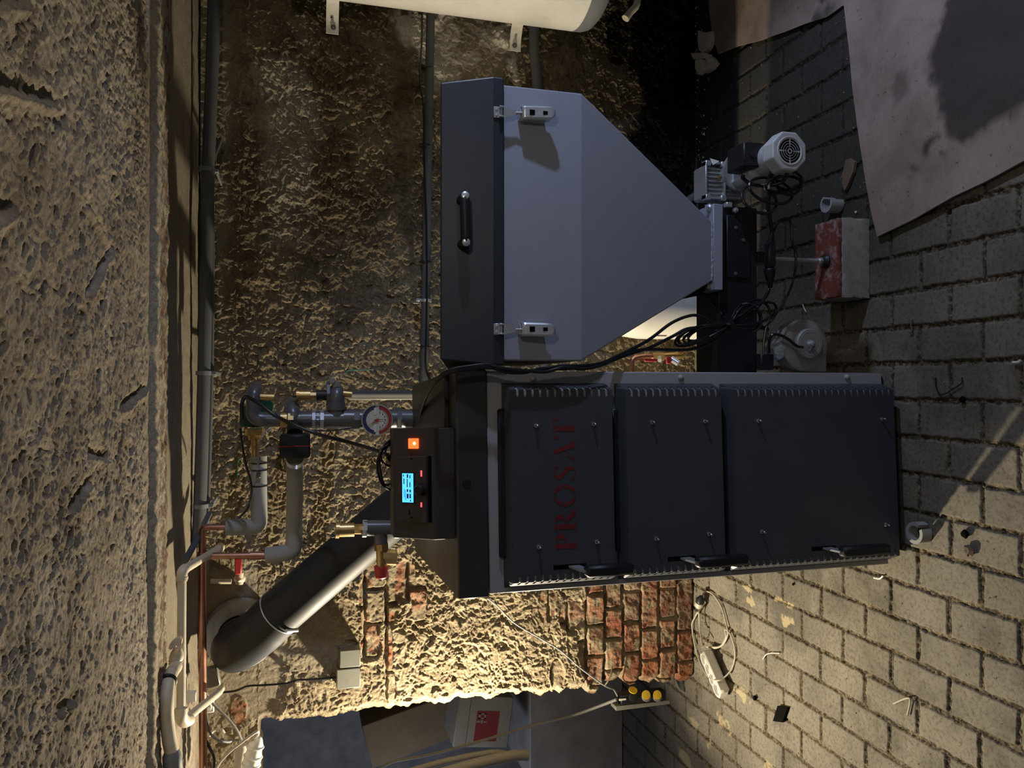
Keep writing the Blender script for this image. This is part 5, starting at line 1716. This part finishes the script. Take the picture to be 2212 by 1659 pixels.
for i, x in enumerate((1367, 1395, 1419)):
    c0 = P(x, 1505, YT - .012)
    m = MB(); m.lathe(c0, (.25, -1, 0), [(.020, 0), (.020, .010), (.017, .012), (0, .012)], 20); so = m.build('socket', M_BPLAST if i == 0 else M_GCAP, sb)
    c1 = P(x, 1501 if i else 1492, YT - .028)
    m = MB(); m.lathe(c1, (.9, -.45, 0) if i == 0 else (.35, -1, 0), [(.017, 0), (.019, .002), (.019, .005), (0, .006)], 20); m.build('yellow_lid', M_YELL, so)
m = MB(); pt(m, [(1332, 1511, YT), (1290, 1527, 3.15), (1230, 1548, 3.25), (1160, 1565, 3.35), (1080, 1588, 3.4), (1000, 1612, 3.4), (920, 1632, 3.4), (850, 1645, 3.4), (820, 1662, 3.4)], 3.2, 8, 4)
solo('extension_cable', m, M_DIM, 'long pale cord hanging across the doorway from the socket bar', 'cord')

# lamp fitting and cables at the top of the doorway
lf = thing('plug_adapter', 'white ribbed plastic plug adapter hanging at the top of the doorway', 'plug', P(545, 1635, 2.6))
A = P(556, 1592, 2.62); B = P(536, 1680, 2.62); L = (B - A).length
m = MB(); m.lathe(A, B - A, [(.012, 0), (.018, .006), (.022, .018), (.026, .03), (.024, .045), (.028, .06), (.028, .085), (.022, L)], 12)
m.build('adapter_body', M_WHITE, lf)
for k, (hh_, rr_) in enumerate(((.03, .0285), (.062, .031), (.088, .031))):
    m = MB(); m.ring(A + (B - A).normalized() * hh_, B - A, rr_ * .95, .0022, 16, 6); m.build('rib', M_WHITE, lf)
A2 = P(522, 1608, 2.68); B2 = P(516, 1675, 2.68)
m = MB(); m.lathe(A2, B2 - A2, [(.010, 0), (.016, .012), (.020, .02), (.018, .05), (.021, .06), (.021, (B2 - A2).length)], 16)
solo('lamp_socket', m, M_CORD, 'cream cable socket hanging behind the white plug adapter', 'socket')
for pts, r_, mt, lb in (
        ([(455, 1700, 2.6), (470, 1655, 2.58), (495, 1625, 2.57), (520, 1605, 2.56), (540, 1590, 2.56), (556, 1580, 2.57), (556, 1588, 2.59), (540, 1600, 2.62), (525, 1612, 2.66)], 3.2, M_CORD, 'cream cord looping over the white plug adapter'),
        ([(442, 1520, 2.66), (448, 1560, 2.64), (455, 1585, 2.63), (470, 1598, 2.63), (490, 1603, 2.65), (505, 1600, 2.68)], 2.4, M_GCAP, 'grey cable curling down beside the copper pipe end'),
        ([(440, 1490, 2.68), (460, 1520, 2.68), (490, 1550, 2.68), (510, 1575, 2.68), (522, 1600, 2.68)], 3.0, M_FOAM, 'straight grey cable slanting over the broken brick to the cream socket'),
        ([(445, 1600, 2.62), (455, 1620, 2.61), (462, 1640, 2.6), (460, 1690, 2.6)], 3.4, M_CABLE, 'black cable hanging beside the copper pipe end'),
        ([(452, 1590, 2.72), (462, 1578, 2.72), (478, 1576, 2.72), (484, 1584, 2.72)], 3.0, M_WPLAST, 'white curved wire hook at the doorway top')):
    m = MB(); pt(m, pts, r_, 8, 5)
    solo('hanging_cable', m, mt, lb, 'cable', 'cables at the doorway top')
m = MB(); a = P(410, 1505, 2.52); m.bbox((a.x - .018, a.y - .004, a.z - .018), (a.x + .018, a.y + .004, a.z + .016), .002, )
solo('white_tag', m, M_WHITE, 'small white plastic plate between cream pipe and copper pipe', 'plate')
m = MB(); a = P(449, 1525, 2.72); m.bbox((a.x - .022, a.y - .006, a.z - .02), (a.x + .022, a.y + .006, a.z + .016), .003)
m.lathe(a + Vector((0, -.006, 0)), (0, -1, 0), [(.014, 0), (.012, .01), (0, .012)], 16)
solo('wall_socket', m, M_WPLAST, 'white round socket half hidden behind the copper pipe', 'socket')

# ================================================================== BACK ROOM
def flat_box(name, mat, pa, pb, Y, dep, rot, label):
    a = P(pa[0], pa[1], Y); b = P(pb[0], pb[1], Y)
    c = (a + b) / 2; hw = abs(a.x - b.x) / 2; hh = abs(a.z - b.z) / 2
    M = Matrix.Translation(c) @ Matrix.Rotation(math.radians(rot), 4, 'Y')
    return c, hw, hh, M


bx = thing('cardboard_box', 'pale printed cardboard box with red panel in the dark room', 'box', P(1100, 1560, 3.8))
c, hw, hh, M = flat_box('x', None, (985, 1622), (1103, 1498), 3.72, .3, 8, '')
m = MB(); m.bbox((-hw, 0, -hh), (hw, .34, hh), .003, M); pb_ = m.build('carton', M_CARDWHITE, bx)
m = MB(); m.box((-hw * .75, -.0012, -hh * .55), (hw * .42, .0, hh * .28), M); rp = m.build('red_panel', paint('faded_red_print', (.22, .025, .03), .7, 0, .1), pb_, smooth=0)
m = MB()
for (x0_, z0_, x1_, z1_) in ((.12, .02, .34, .07), (.12, -.10, .17, .07), (.29, -.10, .34, .07), (.12, -.10, .34, -.06), (-.02, .02, .05, .10), (-.06, -.04, .08, .0), (-.02, -.14, .03, -.06)):
    m.box((x0_ * hw, -.002, z0_ * hh * 1.6 + .1 * hh), (x1_ * hw, -.0012, z1_ * hh * 1.6 + .1 * hh), M)
m.build('pale_emblem', M_CARDWHITE, rp, smooth=0)
m = MB(); m.box((-hw * 1.0, -.001, hh * .55), (hw, 0, hh * .57), M); m.build('flap_seam', M_CARDBOX, pb_, smooth=0)
c, hw, hh, M = flat_box('x', None, (790, 1640), (985, 1520), 3.95, .3, -14, '')
m = MB(); m.bbox((-hw, 0, -hh), (hw, .4, hh), .004, M)
solo('cardboard_box', m, M_CARDBOX, 'plain brown cardboard box stacked beside the pale printed box', 'box')
c, hw, hh, M = flat_box('x', None, (1103, 1650), (1290, 1480), 3.9, .3, 0, '')
stackz = P(1104, 1560, 3.9).z
m = MB(); m.bbox((-2.05, 3.75, .0), (-1.28, 4.3, stackz - .06), .004)
solo('storage_crate', m, paint('dark_crate', (.26, .25, .25), .8, 0, .2, .4, 40), 'large dark crate standing in the dim room, carrying the cardboard boxes', 'crate')
m = MB(); pt(m, [(880, 1668, 3.25), (960, 1645, 3.25), (1060, 1626, 3.25), (1090, 1628, 3.25)], 7, 12, 2)
solo('pale_rail', m, M_DIM, 'thinner pale plastic pipe lying across the doorway bottom edge of picture', 'pipe')
m = MB(); pt(m, [(930, 1678, 3.2), (1020, 1652, 3.2), (1110, 1632, 3.2), (1140, 1632, 3.2)], 12, 14, 2)
solo('pale_rail', m, M_DIM, 'thicker pale plastic pipe in the doorway beside the thinner one', 'pipe')

# ================================================================== FLOOR THINGS
def sheet(name, outline, z, th, mat, label, cat, n=70, seed=1, warp=.006):
    """irregular flat board from a picture outline on the floor: real thickness, slightly buckled"""
    pts = [PZ(x, y, z) for x, y in outline]
    xs = [p.x for p in pts]; ys = [p.y for p in pts]
    import bmesh
    bm = bmesh.new()
    vs = [bm.verts.new((p.x, p.y, 0)) for p in pts]
    f = bm.faces.new(vs)
    bmesh.ops.triangulate(bm, faces=[f])
    for _ in range(5):
        bmesh.ops.subdivide_edges(bm, edges=[e for e in bm.edges if e.calc_length() > .03], cuts=1, use_grid_fill=False)
        bmesh.ops.triangulate(bm, faces=bm.faces)
    bm.normal_update()
    X = np.array([v.co.x for v in bm.verts]); Y = np.array([v.co.y for v in bm.verts])
    W = (fbm(X * 4, Y * 4, seed, 3)) * warp * 2
    for v, w in zip(bm.verts, W): v.co.z = z + w
    for f in bm.faces:
        if f.normal.z < 0: f.normal_flip()
    r = bmesh.ops.extrude_face_region(bm, geom=list(bm.faces))
    for g in r['geom']:
        if isinstance(g, bmesh.types.BMVert): g.co.z += th
    bm.normal_update()
    bmesh.ops.recalc_face_normals(bm, faces=bm.faces)
    mb = MB()
    bm.verts.index_update()
    mb.v = [v.co.copy() for v in bm.verts]; mb.f = [tuple(v.index for v in f.verts) for f in bm.faces]
    bm.free()
    o = solo(name, mb, mat, label, cat)
    return o


def stain_attr(o, fn):
    me = o.data
    at = me.attributes.new('stain', 'FLOAT', 'POINT')
    co = np.empty(len(me.vertices) * 3, np.float32); me.vertices.foreach_get('co', co)
    co = co.reshape(-1, 3); X = co[:, 0] + o.location.x; Y = co[:, 1] + o.location.y
    at.data.foreach_set('value', np.asarray(fn(X, Y), np.float32))


big = [(1822, -40), (1828, 10), (1838, 100), (1846, 180), (1858, 260), (1868, 320), (1880, 400), (1892, 460), (1904, 512), (1990, 470), (2070, 425), (2140, 392), (2215, 352), (2290, 318), (2290, -60), (1990, -60)]
o = sheet('cardboard_sheet', big, .003, .006, M_CARD, 'large torn cardboard sheet lying on the pavers, stained dark on one side', 'cardboard', seed=3)


def near_px(X, Y, px, py, r):
    p = PZ(px, py); return np.sqrt((X - p.x) ** 2 + (Y - p.y) ** 2) / r


def st_big(X, Y):
    a = PZ(2075, 0); b = PZ(2030, 180)
    n = (fbm(X * 14, Y * 14, 51, 4) - .5)
    d1 = near_px(X, Y, 2180, 60, .22) + n * .5
    d2 = near_px(X, Y, 2120, 180, .13) + n * .6
    d3 = near_px(X, Y, 2020, 330, .07) + n * 1.2
    s = np.maximum(sstep(1.06, .98, d1), sstep(1.08, .95, d2)) * .85
    s = np.maximum(s, sstep(1.1, .4, d3) * sstep(.5, .6, fbm(X * 30, Y * 30, 52, 4)) * .8)
    s = np.maximum(s, sstep(1.2, .8, near_px(X, Y, 1955, 190, .035) + n) * .5)
    return s


stain_attr(o, st_big)
sm_ = [(1530, -60), (1536, 20), (1545, 80), (1556, 118), (1600, 100), (1650, 88), (1700, 70), (1745, 52), (1790, 38), (1822, 14), (1850, 2), (1850, -60), (1700, -80)]
o = sheet('cardboard_sheet', sm_, .003, .004, M_CARD, 'smaller brown cardboard sheet half in shadow near the polystyrene scraps', 'cardboard', seed=7)
stain_attr(o, lambda X, Y: np.maximum(sstep(.5, .6, fbm(X * 9, Y * 9, 57, 3)) * .8 * sstep(1.4, .7, near_px(X, Y, 1760, 15, .12)), sstep(1.3, .8, near_px(X, Y, 1560, 40, .16)) * .35))

# polystyrene scraps
ps = [[(1518, 68), (1530, 74), (1547, 70), (1548, 88), (1538, 108), (1528, 118), (1520, 112), (1517, 90)],
      [(1502, 117), (1530, 116), (1531, 128), (1523, 132), (1507, 130)],
      [(1512, 132), (1524, 130), (1529, 154), (1518, 164), (1511, 150)],
      [(1529, 126), (1539, 118), (1541, 130), (1532, 158), (1529, 158)],
      [(1545, 124), (1556, 138), (1545, 152), (1530, 160), (1538, 140)]]
wd = ['longest, forked scrap', 'flat square scrap in the middle', 'narrow upright scrap', 'thin slanted scrap beside the rolled one', 'rolled scrap nearest the motor']
for i, pl_ in enumerate(ps):
    z0 = .006 + .012 * (i % 3)
    pp = [PZ(x, y, z0) for x, y in pl_]
    m = MB(); m.loft([p for p in pp], [p + Vector((.004, .002, .022)) for p in pp])
    o = props(m.build('polystyrene_scrap', M_STYRO, smooth=0), 'white polystyrene, ' + wd[i] + ' of the pile by the wall', 'scrap', 'polystyrene scraps by the wall')
    mo = o.modifiers.new('b', 'BEVEL'); mo.width = .002; mo.segments = 2

# foam tube offcuts
def half_tube(c, ax_, R_, L_, a0, a1, th, label):
    mb = MB(); ax_ = Vector(ax_).normalized()
    t = Vector((0, 0, 1)); u = ax_.cross(t)
    if u.length < .1: u = Vector((1, 0, 0))
    u.normalize(); w = u.cross(ax_).normalized()
    n = 26; vs = []
    for h_ in (0, L_):
        for rr_ in (R_, R_ - th):
            for i in range(n + 1):
                a = math.radians(a0 + (a1 - a0) * i / n)
                vs.append(Vector(c) + ax_ * h_ + u * rr_ * math.cos(a) + w * rr_ * math.sin(a))
    N1 = n + 1; fs = []
    for i in range(n):
        fs.append((i, i + 1, 2 * N1 + i + 1, 2 * N1 + i)); fs.append((N1 + i, 3 * N1 + i, 3 * N1 + i + 1, N1 + i + 1))
        fs.append((i, N1 + i, N1 + i + 1, i + 1)); fs.append((2 * N1 + i, 2 * N1 + i + 1, 3 * N1 + i + 1, 3 * N1 + i))
    fs.append((0, 2 * N1, 3 * N1, N1)); fs.append((n, N1 + n, 3 * N1 + n, 2 * N1 + n))
    mb.add(vs, fs)
    return solo('foam_offcut', mb, M_FOAM, label, 'foam offcut')


a = PZ(1997, 1150, .0)
half_tube(a + Vector((0, 0, .003)), (0, 0, 1), .030, .032, 60, 395, .010, 'grey foam pipe offcut standing open on the pavers below the boiler doors')
a = PZ(1812, 442, .0)
half_tube(a + Vector((0, 0, .003)), (0, 0, 1), .028, .045, 70, 330, .0075, 'grey foam half ring standing behind the painted brick')
m = MB(); pp = [PZ(x, y, .012) for x, y in ((1826, 346), (1836, 342), (1846, 350), (1842, 372), (1830, 402), (1824, 412), (1818, 396), (1820, 384), (1815, 386), (1822, 366))]
m.loft(pp, [p + Vector((0, 0, .010)) for p in pp]); m.add([p - Vector((0, 0, .011)) for p in pp] , [])
o = solo('wood_chip', m, M_WOOD, 'brown splintered wood chip on dark pavers near the cardboard', 'wood chip', smooth=0)
o.location.z -= .010
m = MB(); pp = [PZ(x, y, .001) for x, y in ((1684, 1524), (1706, 1528), (1695, 1560), (1674, 1557))]
m.loft(pp, [p + Vector((0, 0, .009)) for p in pp])
solo('plastic_offcut', m, M_HOLE, 'black square plastic offcut on the warm lit pavers near the doorway', 'offcut', smooth=0)
for pts, r_, mt, nm, lb, ct in (
        ([(1648, 1424), (1655, 1414), (1666, 1411), (1684, 1411)], .0018, M_WPLAST, 'white_strip', 'thin white curved plastic strip on the warm lit pavers', 'strip'),
        ([(2021, 815), (2022, 835), (2034, 853), (2062, 838), (2077, 827), (2078, 815)], .0016, M_CABLE, 'bent_wire', 'thin black bent wire lying on the pavers below the boiler', 'wire'),
        ([(1734, 658), (1738, 668), (1741, 674)], .0016, M_WPLAST, 'cable_scrap', 'tiny white cable scrap on dark pavers beside the blower', 'scrap'),
        ([(1971, 690), (1968, 702), (1970, 715), (1964, 718)], .0022, M_WOOD, 'dry_leaf', 'small dry curled leaf on the pavers below the brick', 'leaf'),
        ([(2188, 783), (2200, 782), (2204, 778)], .0032, M_WPLAST, 'cable_scrap', 'short white cable scrap at the far edge of the pavers', 'scrap'),
        ([(1714, 325), (1714, 370), (1712, 372)], .0018, M_CABLE, 'short_wire', 'short black wire with a knob end beside the motor fan cover', 'wire'),
        ([(1888, 1248), (1900, 1250), (1908, 1244)], .0028, M_WPLAST, 'foil_scrap', 'small shiny foil scrap at the boiler lower left corner', 'scrap'),
        ([(1930, 1520), (1960, 1508), (1966, 1516), (1960, 1545)], .0025, M_CORD, 'torn_fibre', 'beige torn fibre curl in the joint of warm pavers', 'scrap')):
    m = MB(); m.tube([PZ(x, y, .003 + r_) for x, y in pts], r_, 8, 4)
    solo(nm, m, mt, lb, ct)


def pebble(x, y, r, mat, nm, lb):
    random.seed(int(x))
    p = PZ(x, y, r * .5)
    m = MB(); n = 8
    for k in range(5):
        pass
    prof_ = [(0, 0), (r * .8, r * .15), (r, r * .6), (r * .7, r * 1.1), (0, r * 1.25)]
    m.lathe((p.x, p.y, .0005), (0, 0, 1), prof_, n)
    m.v = [v + Vector((random.uniform(-1, 1), random.uniform(-1, 1), 0)) * r * .22 for v in m.v]
    solo(nm, m, mat, lb, 'crumb', 'crumbs on the pavers', smooth=0)


pebble(2085, 1153, .011, M_HOLE, 'coal_crumb', 'black coal crumb beside the grey foam offcut')
pebble(2093, 1190, .014, M_WOOD, 'rust_crumb', 'rusty brown crumb next to the coal crumb below the boiler')
pebble(1631, 1508, .010, M_HOLE, 'coal_crumb', 'black coal crumb close to the square plastic offcut')
pebble(1714, 1262, .005, M_HOLE, 'coal_crumb', 'tiny black crumb near the long yellowish stain')
pebble(2080, 863, .009, M_HOLE, 'coal_crumb', 'black coal crumb below the bent black wire')
pebble(1531, 171, .007, M_WOOD, 'brown_crumb', 'small reddish brown crumb below the polystyrene scraps')
pebble(1849, 378 + 80, .004, M_WPLAST, 'white_crumb', 'tiny white crumb in the joint near the foam half ring')

# white power strip with its cord on the floor by the brick corner
stp = thing('power_strip', 'white four-socket power strip with looped cord lying beside the bare bricks', 'power strip', PZ(1543, 1450))
A = PZ(1527, 1408, .03); B = PZ(1566, 1500, .03)
d_ = (B - A); d_.z = 0; L = d_.length; d_.normalize()
side = Vector((-d_.y, d_.x, 0))
if side.y > 0: side = -side
tlt = Matrix(((d_.x, side.x, 0, A.x), (d_.y, side.y, 0, A.y), (0, 0, 1, .004), (0, 0, 0, 1)))
tlt = tlt @ Matrix.Rotation(math.radians(12), 4, 'X')
m = MB(); m.bbox((0, -.031, .006), (L, .031, .052), .009, tlt); body = m.build('strip_body', M_WPLAST, stp)
for k in range(4):
    cx_ = L * (.14 + .235 * k)
    c0 = tlt @ Vector((cx_, 0, .052)); nn = (tlt.to_3x3() @ Vector((0, 0, 1)))
    m = MB(); m.lathe(c0, nn, [(.023, -.001), (.023, .002), (.0205, .002), (.019, .0008)], 22, cap=False); s1 = m.build('socket_rim', M_WPLAST, body)
    m = MB(); m.lathe(c0, nn, [(.0195, .0), (.0195, .0009)], 22); m.build('socket_well', M_DIRTGREY, s1)
cordp = [(1518, 1398, .05), (1512, 1360, .03), (1510, 1330, .03), (1508, 1322, .05), (1500, 1336, .02), (1495, 1350, .01), (1500, 1390, .008), (1512, 1430, .008), (1530, 1462, .05), (1550, 1470, .055), (1566, 1462, .03), (1582, 1442, .008), (1588, 1410, .008), (1580, 1375, .008), (1567, 1360, .010), (1568, 1378, .010), (1556, 1396, .01), (1535, 1398, .02), (1526, 1397, .02), (1545, 1400, .014), (1562, 1392, .012), (1572, 1370, .012), (1568, 1345, .010), (1558, 1310, .008), (1540, 1284, .008), (1524, 1278, .010), (1515, 1292, .02), (1513, 1305, .03)]
m = MB(); m.tube([PZ(x, y, z) for x, y, z in cordp], .0034, 8, 5)
m.build('supply_cord', M_CORD, stp)
A = PZ(1512, 1300, .035); B = PZ(1506, 1326, .035)
m = MB(); m.lathe(A, B - A, [(.010, 0), (.018, .004), (.019, .022), (.012, .030)], 18); pg_ = m.build('plug', M_CORD, stp)
m = MB(); m.lathe(A, A - B, [(.018, 0), (.018, .012), (.008, .028)], 18); m.build('plug_front', M_BPLAST, pg_)
# chisel-like sliver at the wall corner
m = MB(); pp = [PZ(x, y, .001) for x, y in ((1469, 1462), (1475, 1460), (1479, 1492), (1472, 1490))]
m.loft(pp, [p + Vector((0, 0, .006)) for p in pp])
solo('pale_splinter', m, M_CORD, 'pale splinter on the pavers at the foot of the brick corner', 'splinter', smooth=0)
# crumbs swept along the wall and joints: nobody could count them
m = MB(); random.seed(12)
for i in range(1500):
    if i % 3 == 0: x, y = random.uniform(-1.3, 1.9), 2.97 - abs(random.gauss(0, .05))
    else: x, y = random.uniform(-1.4, 1.9), random.uniform(1.3, 2.9)
    if -.56 < x < .05 and 1.75 < y < 2.65: continue
    r = random.uniform(.0012, .004) if i % 3 else random.uniform(.002, .009)
    q = [Vector((x + random.uniform(-r, r), y + random.uniform(-r, r), random.uniform(0, r * .3))) for _ in range(3)] + [Vector((x, y, r))]
    m.add(q, [(0, 1, 3), (1, 2, 3), (2, 0, 3), (0, 2, 1)])
props(m.build('loose_grit', paint('grit', (.36, .30, .20), .9, 0, .3), smooth=0), 'loose grit and mortar crumbs scattered over the pavers and along the wall', 'grit', kind='stuff')
